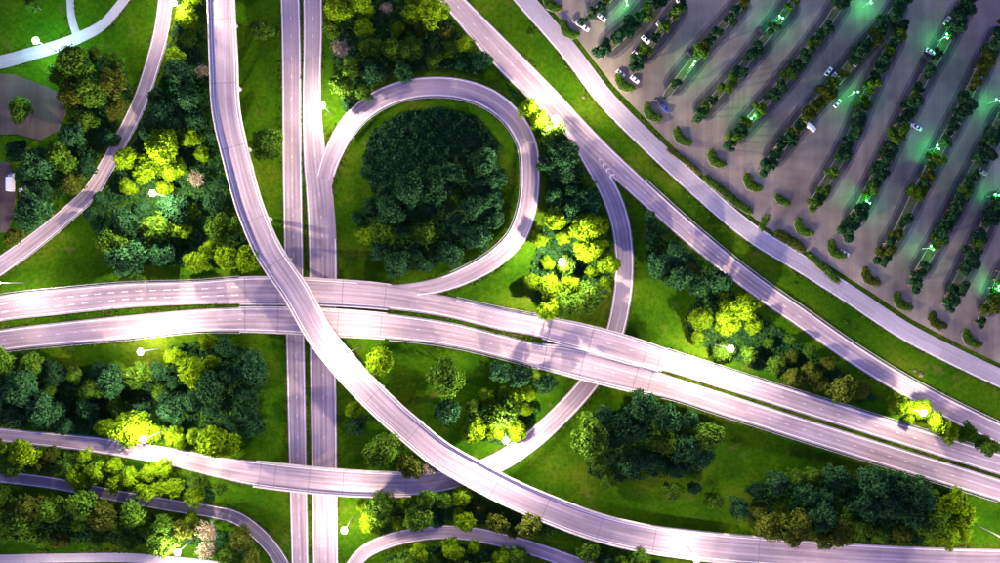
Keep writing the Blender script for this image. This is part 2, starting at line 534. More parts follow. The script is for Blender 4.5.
# ------------------------------------------------------------------ ribbons along a road
def ribbon(road, name, mat, i0, i1, offs_l, offs_r, ztop, zbot, parent=None, origin=(0, 0, 0)):
    """prism swept along samples i0..i1; offsets (arrays or numbers) measured to the road's own left"""
    idx = np.arange(i0, i1 + 1)
    P, N, s = road.P[idx], road.N[idx], road.s[idx]
    ol = np.broadcast_to(offs_l, (len(road.P),))[idx] if np.ndim(offs_l) else np.full(len(idx), offs_l)
    orr = np.broadcast_to(offs_r, (len(road.P),))[idx] if np.ndim(offs_r) else np.full(len(idx), offs_r)
    V, UV = [], []
    for k in range(len(idx)):
        for o, dz in ((ol[k], ztop), (orr[k], ztop), (orr[k], zbot), (ol[k], zbot)):
            V.append((P[k, 0] + N[k, 0] * o - origin[0], P[k, 1] + N[k, 1] * o - origin[1], P[k, 2] + dz - origin[2]))
            UV.append((o, s[k]))
    F = []
    for k in range(len(idx) - 1):
        a, b = 4 * k, 4 * k + 4
        F += [(a + 1, b + 1, b, a), (a + 2, b + 2, b + 1, a + 1), (a + 3, b + 3, b + 2, a + 2), (a, b, b + 3, a + 3)]
    F += [(0, 3, 2, 1)[::-1], tuple(4 * (len(idx) - 1) + q for q in (0, 3, 2, 1))]
    return link(name, mesh_from(name, V, F, UV), M[mat], parent)


def line(road, name, mat, i0, i1, off, w, lift=0.012, parent=None):
    """thin painted sheet along the road"""
    idx = np.arange(i0, i1 + 1)
    off = np.broadcast_to(off, (len(road.P),))
    V = []
    for i in idx:
        for o in (off[i] + w / 2, off[i] - w / 2):
            V.append((road.P[i, 0] + road.N[i, 0] * o, road.P[i, 1] + road.N[i, 1] * o, road.P[i, 2] + road.lift + lift))
    F = [(2 * k + 1, 2 * k + 3, 2 * k + 2, 2 * k) for k in range(len(idx) - 1)]
    return link(name, mesh_from(name, V, F), M[mat], parent)


ROAD_OBJ = {}
for r in ROADS.values():
    o = ribbon(r, r.name, r.mat, 0, len(r.P) - 1, r.hw, -r.hw, r.lift, r.lift - 0.38)
    tag(o, r.label, kind='structure')
    ROAD_OBJ[r.name] = o


def runs(mask):
    out, start = [], None
    for i, m in enumerate(mask):
        if m and start is None:
            start = i
        if not m and start is not None:
            out.append((start, i - 1))
            start = None
    if start is not None:
        out.append((start, len(mask) - 1))
    return [(a, b) for a, b in out if b - a > 2]


def edge_lines(name, inset=0.55, w=0.28, left=None, right=None):
    r = ROADS[name]
    for side, cond in ((1, left), (-1, right)):
        mask = np.array([cond is None or cond(x, y) for x, y in r.px]) if cond is not False else np.zeros(len(r.px), bool)
        for a, b in runs(mask):
            line(r, 'edge_line', 'paint', a, b, side * (r.hw - inset), w, parent=ROAD_OBJ[name])


DASH = mesh_from('lane_dash', [(-1.5, -.13, 0), (1.5, -.13, 0), (1.5, .13, 0), (-1.5, .13, 0)], [(0, 1, 2, 3)])
DASH.materials.append(M['paint'])


def dashes(name, fracs, gap=6.0, cond=None, big=1.0):
    """each dash its own piece; fracs place the lane line across the road (-1 right edge .. 1 left edge)"""
    r = ROADS[name]
    for fr in fracs:
        s = 2.0
        while s < r.s[-1] - 2:
            i = int(np.searchsorted(r.s, s))
            x, y = r.px[i]
            if -8 < x < 1008 and -8 < y < 571 and (cond is None or cond(x, y)):
                p = r.P[i] + np.append(r.N[i] * r.hw[i] * fr, r.lift + 0.014)
                o = bpy.data.objects.new('lane_dash', DASH)
                COL.objects.link(o)
                j = min(i + 1, len(r.P) - 1)
                slope = (r.P[j, 2] - r.P[i - 1, 2]) / max(.1, np.linalg.norm(r.P[j, :2] - r.P[i - 1, :2]))
                o.rotation_euler = (0, -math.atan(slope), math.atan2(r.T[i, 1], r.T[i, 0]))
                o.location = p
                o.scale = (big, big, 1)
                o.parent = ROAD_OBJ[name]
            s += gap


edge_lines('north_south_highway_west')
edge_lines('north_south_highway_east', right=None, left=lambda x, y: y < 150 or y > 235)
edge_lines('east_west_highway_north', 0.9, 0.3, left=lambda x, y: not 360 < x < 452)
edge_lines('east_west_highway_south', 0.9, 0.3)
edge_lines('flyover_ramp_road', 0.9, 0.3)
edge_lines('loop_ramp_road', 0.6, 0.26, left=lambda x, y: y < 178 or x > 345, right=lambda x, y: x > 440 or y < 175)
edge_lines('link_ramp_road', 0.7, 0.26, left=lambda x, y: y > 178, right=lambda x, y: y > 120)
edge_lines('diagonal_highway', 0.7, 0.28, right=lambda x, y: y < 75 or y > 178)
edge_lines('frontage_road', 0.5, 0.22, left=lambda x, y: 660 < x < 845)
edge_lines('side_road_upper', 0.5, 0.22)
edge_lines('arched_ramp_road', 0.5, 0.22)
edge_lines('shaded_road', 0.5, 0.2)
dashes('east_west_highway_north', (0.30, -0.32), 6.0, lambda x, y: x < 242)
dashes('east_west_highway_south', (0.0,), 8.0, lambda x, y: x < 240 or x > 400, .5)
dashes('east_west_highway_north', (0.0,), 9.0, lambda x, y: x > 455, .5)
dashes('north_south_highway_west', (0.0,), 9.0, None, .5)
dashes('north_south_highway_east', (0.0,), 9.0, None, .5)
dashes('diagonal_highway', (0.0,), 9.0, None, .5)

# painted chevrons in the gore where the link ramp leaves the diagonal highway
gd, gl = ROADS['diagonal_highway'], ROADS['link_ramp_road']
for k, (cx, cy) in enumerate(((600, 160), (604, 165), (608, 170), (612, 176))):
    p = at(cx, cy, G0)
    mb = MB()
    n = 0.5 + 0.32 * k
    mb.v = [(-n, -.5, 0), (0, .5, 0), (n, -.5, 0), (n, -.1, 0), (0, .9, 0), (-n, -.1, 0)]
    mb.f = [(0, 1, 4, 5), (1, 2, 3, 4)]
    o = mb.build('chevron_marking', M['paint'], ROAD_OBJ['link_ramp_road'])
    o.location = (p.x, p.y, G0 + 0.024)
    o.rotation_euler = (0, 0, math.radians(40))


# ------------------------------------------------------------------ bridges
def pier_mesh(h, width, twin):
    mb = MB()
    n = 2 if twin else 1
    for k in range(n):
        x = (k - (n - 1) / 2) * width * 0.52
        mb.lathe([(0.95, 0), (0.85, 0.4), (0.85, h - 1.3)], x, 0, 0, 14)
    mb.v, mb.f = mb.v, mb.f
    return mb


def make_bridge(name, road_name, i0, i1, label, group, pier_at, thick=1.2, lside=True, rside=True):
    r = ROADS[road_name]
    mid = (i0 + i1) // 2
    org = (r.P[mid, 0], r.P[mid, 1], 0.0)
    root = empty(name, org)
    tag(root, label, 'bridge', group)
    ribbon(r, 'deck', 'concrete', i0, i1, r.hw + 0.35, -(r.hw + 0.35), r.lift - 0.40, r.lift - 0.40 - thick * .45, root, org)
    for q in (-0.55, 0.0, 0.55):
        ribbon(r, 'girder', 'concrete', i0, i1, r.hw * q + 0.55, r.hw * q - 0.55, r.lift - 0.40 - thick * .45, r.lift - 0.40 - thick, root, org)
    for ok, sd in ((lside, 1), (rside, -1)):
        if ok:
            a, b = (r.hw + 0.40, r.hw + 0.005) if sd > 0 else (-r.hw - 0.005, -r.hw - 0.40)
            ribbon(r, 'parapet', 'concrete', i0, i1, a, b, r.lift + 0.95, r.lift - 0.39, root, org)
    for i in sorted(set(list(pier_at) + [i0 + 1, i1 - 1])):
        V = []
        for d in (-.11, .11):
            for sd in (1, -1):
                q = r.P[i, :2] + r.T[i] * d + r.N[i] * sd * (r.hw[i] - .05)
                V.append((q[0] - org[0], q[1] - org[1], r.P[i, 2] + r.lift + 0.016))
        link('expansion_joint', mesh_from('expansion_joint', V, [(0, 1, 3, 2)]), M['joint'], root)
    for i in pier_at:
        g = tz(r.P[i, 0], r.P[i, 1])
        top = r.P[i, 2] + r.lift - 0.40 - thick
        if top - g < 1.5:
            continue
        ang = math.atan2(r.T[i, 1], r.T[i, 0])
        h = top - g + 0.5
        mb = pier_mesh(h, r.hw[i] * 2, r.hw[i] > 5)
        mb.box(0, 0, h - 0.7, r.hw[i] * 1.6, 1.7, 1.39)
        o = mb.build('pier', M['concrete'], root)
        o.location = (r.P[i, 0] - org[0], r.P[i, 1] - org[1], g - 0.5)
        o.rotation_euler = (0, 0, ang + math.pi / 2)
    return root


def near_i(road, px, py):
    r = ROADS[road]
    return int(np.argmin((r.px[:, 0] - px) ** 2 + (r.px[:, 1] - py) ** 2))


for rn, sd in (('east_west_highway_north', 'upper'), ('east_west_highway_south', 'lower')):
    ls, rs = (True, True)
    make_bridge('overpass_bridge', rn, near_i(rn, 240, 300), near_i(rn, 386, 310),
                f'concrete overpass of the {sd} main carriageway above the straight highway', 'main highway overpasses',
                [near_i(rn, x, 305) for x in (276, 306, 340)], lside=ls and not (sd == 'upper' and False), rside=rs)
    make_bridge('overpass_bridge', rn, near_i(rn, 543, 340), near_i(rn, 660, 370),
                f'concrete overpass of the {sd} main carriageway above the link ramp', 'main highway overpasses',
                [near_i(rn, 588, 350), near_i(rn, 640, 370)])
make_bridge('ramp_bridge', 'link_ramp_road', near_i('link_ramp_road', 410, 484), near_i('link_ramp_road', 256, 474),
            'ramp bridge of pale concrete over the straight highway near the picture bottom', 'ramp bridges',
            [near_i('link_ramp_road', x, 480) for x in (276, 307, 345)])
fr = ROADS['flyover_ramp_road']
fi1 = near_i('flyover_ramp_road', 762, 551)
fl_piers = [near_i('flyover_ramp_road', *p) for p in ((222, 20), (225, 85), (233, 148), (254, 217), (276, 262), (342, 364), (374, 397), (414, 434), (496, 486), (545, 508), (600, 528), (655, 540))]
make_bridge('flyover_viaduct', 'flyover_ramp_road', 0, fi1, 'long S-shaped concrete flyover viaduct crossing above both highways', 'ramp bridges', fl_piers, thick=1.5)


# ------------------------------------------------------------------ guardrails
def guardrail(road_name, i0, i1, side, label, extra=0.6):
    r = ROADS[road_name]
    mid = (i0 + i1) // 2
    org = (r.P[mid, 0], r.P[mid, 1], float(r.P[mid, 2]))
    root = empty('guardrail', org)
    tag(root, label, 'guardrail', 'steel guardrails along the roads')
    a = side * (r.hw + extra)
    ribbon(r, 'rail', 'steel', i0, i1, a + 0.09, a - 0.09, 0.78, 0.46, root, org)
    mb = MB()
    for i in range(i0, i1 + 1, 2):
        x = r.P[i, 0] + r.N[i, 0] * (a[i] + side * 0.16)
        y = r.P[i, 1] + r.N[i, 1] * (a[i] + side * 0.16)
        mb.box(x - org[0], y - org[1], r.P[i, 2] - org[2] + 0.2, 0.12, 0.12, 1.2, math.atan2(r.T[i, 1], r.T[i, 0]))
    tag(mb.build('posts', M['steel'], root), kind='stuff')


def gr(road, p0, p1, side, label):
    a, b = near_i(road, *p0), near_i(road, *p1)
    guardrail(road, min(a, b), max(a, b), side, label)


gr('east_west_highway_north', (0, 309), (238, 291), 1, 'steel guardrail on the upper side of the main highway beside the triangular lawn')
gr('east_west_highway_south', (0, 340), (238, 320), -1, 'steel guardrail between main highway and dark wood at lower side')
gr('east_west_highway_north', (455, 309), (540, 327), 1, 'short steel guardrail between the loop mouth and the link ramp overpass')
gr('east_west_highway_south', (390, 327), (540, 355), -1, 'steel guardrail on the main highway above the two round trees')
gr('east_west_highway_north', (664, 360), (1000, 465), 1, 'long steel guardrail of the main highway facing the diagonal highway')
gr('east_west_highway_south', (664, 385), (1000, 490), -1, 'long steel guardrail of the main highway facing the dark triangular wood')
gr('loop_ramp_road', (345, 132), (452, 282), 1 if False else -1, 'curved steel guardrail round the inside of the loop ramp')
gr('diagonal_highway', (640, 188), (1000, 434), 1, 'steel guardrail along the verge side of the diagonal highway')
gr('side_road_upper', (160, 40), (10, 258), -1 if False else 1, 'steel guardrail along the wood side of the curving side road')


# ------------------------------------------------------------------ car park slab, kerbed beds
def slab(name, poly, z, mat, thick=0.35, parent=None, kind=None, label=None):
    pts = [at(x, y, z) for x, y in poly]
    bm = bmesh.new()
    vs = [bm.verts.new((p.x, p.y, z)) for p in pts]
    f = bm.faces.new(vs)
    if f.normal.z < 0:
        f.normal_flip()
    bm.normal_update()
    if f.normal.z < 0:
        bmesh.ops.reverse_faces(bm, faces=[f])
    ret = bmesh.ops.extrude_face_region(bm, geom=[f])
    for g in ret['geom']:
        if isinstance(g, bmesh.types.BMVert):
            pass
    for v in vs:
        v.co.z = z - thick
    bmesh.ops.triangulate(bm, faces=[x for x in bm.faces if len(x.verts) > 4])
    bmesh.ops.recalc_face_normals(bm, faces=bm.faces)
    me = bpy.data.meshes.new(name)
    uvl = bm.loops.layers.uv.new('UVMap')
    for fc in bm.faces:
        for lp in fc.loops:
            lp[uvl].uv = (lp.vert.co.x * .3, lp.vert.co.y * .3)
    bm.to_mesh(me)
    bm.free()
    o = link(name, me, M[mat], parent)
    if kind:
        tag(o, label, kind=kind)
    return o


slab('car_park_ground', LOT_PX, G0 - 0.05, 'lot', kind='structure', label='grey asphalt car park with long planted rows')
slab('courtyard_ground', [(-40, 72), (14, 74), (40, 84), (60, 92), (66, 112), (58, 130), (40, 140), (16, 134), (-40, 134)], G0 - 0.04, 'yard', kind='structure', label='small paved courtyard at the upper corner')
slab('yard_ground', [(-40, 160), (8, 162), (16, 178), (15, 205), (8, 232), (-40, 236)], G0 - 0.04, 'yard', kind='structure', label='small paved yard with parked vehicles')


def offset_poly(path, w):
    P = np.array(path, float)
    T = np.gradient(P, axis=0)
    T /= np.linalg.norm(T, axis=1)[:, None]
    N = np.stack([-T[:, 1], T[:, 0]], 1)
    L = P + N * np.array(w)[:, None]
    R = P - N * np.array(w)[:, None]
    return [tuple(p) for p in L] + [tuple(p) for p in R[::-1]]


def bed(path, w, label, group):
    """kerbed planting bed in the car park: concrete kerb ring with soil inside"""
    c = at(*path[len(path) // 2], G0)
    root = empty('planting_bed', (c.x, c.y, G0))
    tag(root, label, 'planting bed', group)
    for nm, ww, z, mt, th in (('kerb', np.array(w), G0 + 0.10, 'kerb', 0.4), ('soil', np.maximum(np.array(w) - 0.45, 0.3), G0 + 0.13, 'soil', 0.3)):
        o = slab(nm, offset_poly(path, ww), z, mt, th)
        o.parent = root
        o.matrix_parent_inverse = Matrix.Translation((-c.x, -c.y, -G0))
    return root


# ------------------------------------------------------------------ foliage
def leaf_cards(pos, nor, size, rng):
    """folded rhombic leaf sprays: 2 triangles each"""
    n = len(pos)
    nor = nor / np.linalg.norm(nor, axis=1)[:, None]
    a = rng.normal(size=(n, 3))
    u = np.cross(nor, a)
    u /= np.linalg.norm(u, axis=1)[:, None]
    v = np.cross(nor, u)
    s = size[:, None]
    V = np.empty((n, 4, 3))
    V[:, 0] = pos - u * s * 0.62
    V[:, 1] = pos - v * s * 0.42 + nor * s * 0.18
    V[:, 2] = pos + u * s * 0.62
    V[:, 3] = pos + v * s * 0.42 + nor * s * 0.18
    V = V.reshape(-1, 3)
    b = np.arange(n) * 4
    F = np.concatenate([np.stack([b, b + 1, b + 2], 1), np.stack([b, b + 2, b + 3], 1)])
    return V, F


def tri_mesh(name, V, F):
    me = bpy.data.meshes.new(name)
    me.vertices.add(len(V))
    me.vertices.foreach_set('co', np.asarray(V, np.float32).ravel())
    me.loops.add(F.size)
    me.loops.foreach_set('vertex_index', F.ravel().astype(np.int32))
    me.polygons.add(len(F))
    me.polygons.foreach_set('loop_start', np.arange(0, F.size, 3, dtype=np.int32))
    me.update(calc_edges=True)
    return me


def crown_mesh(name, seed, R, hh, n, leaf, nl=11, zc=7.5):
    """crown of radius R, half height hh about zc: lobes of many small leaf sprays"""
    rng = np.random.default_rng(seed)
    lob, rad = [], []
    for k in range(nl):
        th = 2 * math.pi * (k + rng.uniform(-.3, .3)) / nl * 2.4
        rr = R * (0.70 * math.sqrt((k + .4) / nl)) * rng.uniform(.6, 1.2)
        zz = hh * (0.62 * (1 - (rr / R / .75) ** 2) + rng.uniform(-.45, .35))
        lob.append((rr * math.cos(th), rr * math.sin(th), zz))
        rad.append(R * rng.uniform(0.20, 0.44))
    lob, rad = np.array(lob), np.array(rad)
    pick = rng.choice(nl, n, p=rad ** 2 / (rad ** 2).sum())
    d = rng.normal(size=(n, 3))
    d[:, 2] = d[:, 2] + 0.35
    d /= np.linalg.norm(d, axis=1)[:, None]
    q = rng.uniform(0.72, 1.08, n) * (1 - 0.25 * (rng.random(n) < 0.2)) + rng.uniform(0, .45, n) * (rng.random(n) < 0.08)
    pos = lob[pick] + d * (rad[pick] * q)[:, None] * np.array([1, 1, 0.85])
    # ragged outline: a few stray sprays
    nor = d + rng.normal(size=(n, 3)) * 0.45
    size = leaf * rng.uniform(0.6, 1.35, n)
    V, F = leaf_cards(pos, nor, size, rng)
    V[:, 2] += zc
    return tri_mesh(name, V, F)


def trunk_mesh(name, seed, zc=7.5, bare=False, R=6.0):
    rg = random.Random(seed)
    mb = MB()
    mb.tube((0, 0, -0.6), (0.1, 0, zc * .45), .34, .25, 8)
    mb.tube((0.1, 0, zc * .45), (0.0, 0.1, zc * (1.3 if bare else 1.05)), .25, .07, 7)
    nb = 9 if bare else 5
    for k in range(nb):
        t = 2 * math.pi * k / nb + rg.uniform(-.3, .3)
        z0 = zc * rg.uniform(.4, .75)
        e = (R * .62 * math.cos(t), R * .62 * math.sin(t), zc * rg.uniform(.95, 1.3))
        mb.tube((0.05, 0, z0), e, .14, .04, 5)
        if bare:
            for q in range(6):
                f = rg.uniform(.35, 1)
                m0 = Vector((0.05, 0, z0)).lerp(Vector(e), f)
                t2 = t + rg.uniform(-1.2, 1.2)
                L = R * rg.uniform(.2, .42)
                m1 = m0 + Vector((L * math.cos(t2), L * math.sin(t2), rg.uniform(.2, 1.2)))
                mb.tube(m0, m1, .07, .03, 4)
    return mb.mesh(name, True)


CROWNS = [crown_mesh('crown', 100 + k, 6.0, 4.0, 3800, 0.66, 15 + 3 * (k % 4)) for k in range(9)]
BARE_CROWNS = [crown_mesh('crown', 200 + k, 6.0, 3.6, 700, 0.55, 12) for k in range(3)]
SMALL_CROWNS = [crown_mesh('crown', 300 + k, 3.0, 2.2, 900, 0.55, 7, 4.6) for k in range(5)]
TRUNKS = [trunk_mesh('trunk', k) for k in range(3)]
BARE_TRUNKS = [trunk_mesh('trunk', 20 + k, bare=True) for k in range(2)]
SMALL_TRUNKS = [trunk_mesh('trunk', 40 + k, 4.6, R=3.0) for k in range(2)]
for me in CROWNS + BARE_CROWNS + SMALL_CROWNS:
    me.materials.append(M['leaf_mid'])
for me in TRUNKS + SMALL_TRUNKS:
    me.materials.append(M['bark'])
for me in BARE_TRUNKS:
    me.materials.append(M['pale_bark'])

KIND = {
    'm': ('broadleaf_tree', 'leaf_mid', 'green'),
    'y': ('broadleaf_tree', 'leaf_lamplit', 'yellow-green'),
    'd': ('broadleaf_tree', 'leaf_shaded', 'dark green'),
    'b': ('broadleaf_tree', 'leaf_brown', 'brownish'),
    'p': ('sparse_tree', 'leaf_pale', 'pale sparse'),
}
TREES = []


def put_tree(px, py, r, k, region, label=None, group=None):
    """px, py, r: crown centre and radius in photograph pixels"""
    nm, mat, adj = KIND[k]
    rm = r * S
    p = at(px, py, 8.0)
    for _ in range(2):
        g = tz(p.x, p.y)
        p = at(px, py, g + 7.5 * rm / 6.0 + 1.0)
    sc = rm / 6.0 * rnd.uniform(.96, 1.06)
    root = empty(nm, (p.x, p.y, g), rnd.uniform(0, 6.28))
    root.scale = (sc * rnd.uniform(.9, 1.1), sc * rnd.uniform(.9, 1.1), sc * rnd.uniform(.72, 1.15))
    if k == 'p':
        link('trunk', rnd.choice(BARE_TRUNKS), None, root)
        c = link('crown', rnd.choice(BARE_CROWNS), M[mat], root)
    else:
        link('trunk', rnd.choice(TRUNKS), None, root)
        c = link('crown', rnd.choice(CROWNS), M[mat], root)
    tag(root, label, 'tree', group or f'trees {region}')
    TREES.append((root, px, py, adj, region, label))
    return root


def in_poly(x, y, poly):
    c = False
    j = len(poly) - 1
    for i in range(len(poly)):
        xi, yi = poly[i]
        xj, yj = poly[j]
        if (yi > y) != (yj > y) and x < (xj - xi) * (y - yi) / (yj - yi) + xi:
            c = not c
        j = i
    return c


PXALL = np.vstack([r.px for r in ROADS.values()])
HWPX = np.concatenate([r.hw for r in ROADS.values()]) / S * 1.0


def road_clear(px, py):
    """photo pixels between a point and the nearest road edge"""
    return float((np.hypot(PXALL[:, 0] - px, PXALL[:, 1] - py) - HWPX).min())


UNDER = []


def wood(region, poly, spacing, rr, kinds, clear=0.62, under=True, seed=1, keep=()):
    spacing, rr = spacing * 1.06, (rr[0] * .82, rr[1] * 1.48)
    clear *= .8
    rg = random.Random(seed)
    xs, ys = [p[0] for p in poly], [p[1] for p in poly]
    pts = [(x, y, r) for x, y, r in keep]
    out = []
    for _ in range(2600):
        x, y = rg.uniform(min(xs), max(xs)), rg.uniform(min(ys), max(ys))
        if not in_poly(x, y, poly):
            continue
        r = rg.uniform(*rr)
        if any(math.hypot(x - a, y - b) < spacing * (.72 + .28 * (r + c) / (2 * rr[1])) for a, b, c in pts):
            continue
        if road_clear(x, y) < r * clear:
            continue
        pts.append((x, y, r))
        out.append((x, y, r))
    for x, y, r in out:
        put_tree(x, y, r, kinds(x, y, rg) if callable(kinds) else rg.choice(kinds), region)
    if under:
        UNDER.append((poly, seed))


MANUAL = []

# wood between side road and flyover
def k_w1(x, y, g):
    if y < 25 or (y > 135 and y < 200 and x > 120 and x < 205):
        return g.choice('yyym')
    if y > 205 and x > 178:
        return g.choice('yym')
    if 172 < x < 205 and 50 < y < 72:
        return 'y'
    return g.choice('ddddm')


put_tree(201, 71, 9, 'p', 'solo', 'pale leafless tree beside the flyover near the picture top')
put_tree(194, 178, 12, 'p', 'solo', 'pale sparse tree among yellow-green crowns below the side road')
wood("in wood between side road and flyover", [(170, -6), (206, -6), (206, 60), (212, 120), (226, 175), (243, 225), (252, 262), (180, 266), (128, 264), (100, 246), (86, 216), (112, 170), (138, 125), (158, 70)],
     20.5, (9.5, 13.5), k_w1, seed=11, keep=((201, 71, 9), (194, 178, 12)))
# wood inside the loop
wood('in the wood inside the loop ramp', [(372, 196), (400, 184), (440, 178), (470, 160), (494, 168), (504, 200), (488, 234), (462, 254), (430, 270), (398, 266), (366, 246), (354, 218)],
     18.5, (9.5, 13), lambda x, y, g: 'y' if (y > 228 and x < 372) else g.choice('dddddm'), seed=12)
wood('at the shaded upper end inside the loop', [(372, 130), (402, 112), (440, 108), (478, 118), (500, 146), (494, 166), (440, 176), (372, 192), (362, 160)],
     64, (7, 9), 'dddd', seed=41)
# trees above the loop
put_tree(341, 47, 11, 'p', 'solo', 'pale grey sparse tree standing beside the straight highway above the loop')
put_tree(386, 7, 8, 'p', 'solo', 'pale sparse tree at the top edge above the loop ramp')
put_tree(447, 30, 10, 'b', 'solo', 'brownish tree beside the diagonal highway at its topmost bend')
put_tree(421, 30, 7, 'b', 'solo', 'small brownish tree amid yellow-green trees above the loop')
wood('in the grove above the loop ramp', [(332, -8), (440, -8), (462, 20), (486, 62), (480, 76), (440, 68), (395, 74), (360, 92), (346, 108), (334, 80), (330, 30)],
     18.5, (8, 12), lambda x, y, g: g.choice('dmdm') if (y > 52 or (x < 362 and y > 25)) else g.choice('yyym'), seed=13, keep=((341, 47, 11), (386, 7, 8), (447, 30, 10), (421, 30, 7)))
# between the loop and the link ramp
wood("in grove between loop and link ramp", [(505, 84), (522, 92), (545, 118), (575, 150), (590, 172), (604, 205), (612, 245), (610, 288), (600, 306), (575, 314), (545, 312), (530, 288), (532, 262), (540, 235), (545, 205), (546, 170), (540, 130), (522, 108)],
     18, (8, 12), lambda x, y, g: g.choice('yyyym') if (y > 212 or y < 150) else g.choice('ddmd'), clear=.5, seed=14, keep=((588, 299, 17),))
# between link ramp, main highway and diagonal highway
put_tree(693, 268, 6, 'b', 'solo', 'small tan tree beside the diagonal highway above the bright yellow-green clump')
put_tree(811, 372, 11, 'b', 'solo', 'brownish round tree between diagonal and main highway')
put_tree(862, 390, 11, 'b', 'solo', 'pale brown tree close above the main highway before the far lamp')
wood('between the main and diagonal highways', [(646, 214), (660, 222), (700, 262), (742, 300), (790, 338), (846, 372), (878, 398), (860, 402), (800, 380), (740, 362), (690, 340), (682, 322), (700, 292), (668, 270), (646, 262)],
     18.5, (7.5, 11.5), lambda x, y, g: g.choice('yyyym') if (288 < y < 372 and 685 < x < 785) else g.choice('ddm' if x < 790 else 'mbb'), clear=.5, seed=15,
     keep=((693, 268, 6), (811, 372, 11), (862, 390, 11)))
wood("around the far lamp between highways", [(895, 402), (930, 410), (985, 440), (990, 452), (940, 436), (905, 424)], 17, (6, 9), 'ymy', clear=.3, under=False, seed=29)
# wood between main highway and the lower link ramp
wood("in dark wood below the main highway", [(-8, 352), (40, 352), (70, 370), (165, 372), (176, 345), (214, 340), (250, 348), (262, 380), (256, 425), (232, 446), (150, 436), (100, 434), (30, 424), (-8, 420)],
     20.5, (10, 14), lambda x, y, g: 'y' if (170 < x < 214 and y < 374) or (y > 428 and 100 < x < 220) else g.choice('ddddm'), seed=16)
# strip between link ramp and shaded road
wood("on strip between link ramp and shaded road", [(-8, 446), (60, 452), (120, 458), (180, 472), (222, 486), (214, 502), (160, 492), (100, 482), (40, 472), (-8, 466)],
     17, (8, 11), lambda x, y, g: g.choice('mbm') if 30 < x < 75 else g.choice('yyym'), clear=.35, seed=17)
wood("on brown slope above the pale street", [(-8, 494), (60, 500), (130, 512), (190, 524), (235, 534), (256, 560), (230, 562), (190, 545), (120, 545), (60, 542), (-8, 540)],
     19, (9, 12), lambda x, y, g: g.choice('bbpm') if x > 165 else g.choice('bmmm'), clear=.35, seed=18)
put_tree(191, 521, 9, 'y', 'solo', 'small bright yellow-green tree at the bend of the shaded road')
# around the flyover: trees one can tell apart
for (x, y, r, k, l) in (
        (379, 361, 17, 'y', 'bright yellow-green round tree beside the flyover, lit by the mast lamp'),
        (447, 376, 21, 'm', 'round green lawn tree standing alone below the main highway'),
        (448, 412, 15, 'd', 'dark green tree below the lone round lawn tree'),
        (352, 411, 10, 'y', 'small yellow-green tree between straight highway and flyover'),
        (357, 428, 11, 'd', 'small dark tree below the yellow-green one beside straight highway'),
        (384, 451, 19, 'm', 'large round green tree between ramp bridge and flyover'),
        (409, 466, 14, 'b', 'brownish tree above the end of the ramp bridge'),
        (430, 468, 10, 'p', 'pale sparse tree squeezed between ramp bridge end and flyover'),
        (588, 299, 17, 'm', 'broad green tree beside the link ramp just above the main highway'),
        (258, 28, 12, 'm', 'small round tree on the lawn between flyover and straight highway, upper one'),
        (265, 141, 17, 'm', 'bigger round tree on the lawn between flyover and straight highway, lower one'),
        (500, 371, 12, 'd', 'dark tree under the main highway guardrail, first of three'),
        (522, 375, 13, 'd', 'dark tree under the main highway guardrail, middle of three'),
        (546, 383, 12, 'd', 'dark tree under the main highway guardrail, nearest the link ramp'),
        (547, 532, 11, 'm', 'small round tree between flyover and arched ramp'),
        (240, 535, 9, 'b', 'brown tree beside the bend of the shaded road')):
    put_tree(x, y, r, k, 'solo', l)
wood("in bright clump between flyover and link ramp", [(468, 402), (500, 390), (530, 394), (540, 410), (528, 432), (505, 444), (482, 440), (466, 424)], 17, (8.5, 11), 'yyym', clear=.4, seed=19)
# lower middle, between ramp bridge and arched ramp
wood('between ramp bridge and arched ramp', [(362, 504), (400, 500), (440, 492), (470, 498), (505, 512), (545, 530), (520, 540), (470, 526), (430, 522), (395, 530), (372, 532)],
     17.5, (8, 11), lambda x, y, g: 'b' if x > 478 else g.choice('yyym' if x < 412 or x > 455 else 'mmd'), clear=.3, seed=20)
wood('under the arched ramp at the lower edge', [(385, 558), (420, 548), (450, 544), (480, 548), (520, 556), (530, 572), (380, 572)], 17, (8, 10), 'yymm', clear=.3, seed=21)
wood('below the flyover at the lower edge', [(575, 548), (620, 556), (660, 564), (664, 574), (600, 572), (570, 560)], 16, (7, 10), 'dmyd', clear=.1, seed=22)
# triangular lawn with dark woods on the right
wood("in dark clump on the triangular lawn", [(612, 412), (640, 404), (672, 412), (712, 424), (716, 450), (700, 474), (650, 478), (610, 484), (588, 474), (586, 444), (596, 422)],
     19.5, (10, 13.5), 'dddm', seed=23)
wood("in dark wood along the flyover", [(742, 516), (760, 488), (800, 474), (850, 476), (900, 484), (930, 494), (934, 530), (916, 546), (870, 540), (820, 532), (770, 528)],
     19.5, (10, 13.5), lambda x, y, g: g.choice('bm') if (y > 522 or (x < 800 and y > 505)) else g.choice('dddm'), clear=.4, seed=24)
wood("in clump at the dark wood's end", [(934, 496), (968, 500), (972, 520), (962, 540), (938, 538)], 15, (8, 11), 'yyym', clear=.3, seed=25)
wood("scattered below the dark lawn clump", [(650, 488), (700, 488), (745, 500), (735, 514), (700, 505)], 24, (7, 10), 'dm', under=False, seed=26)
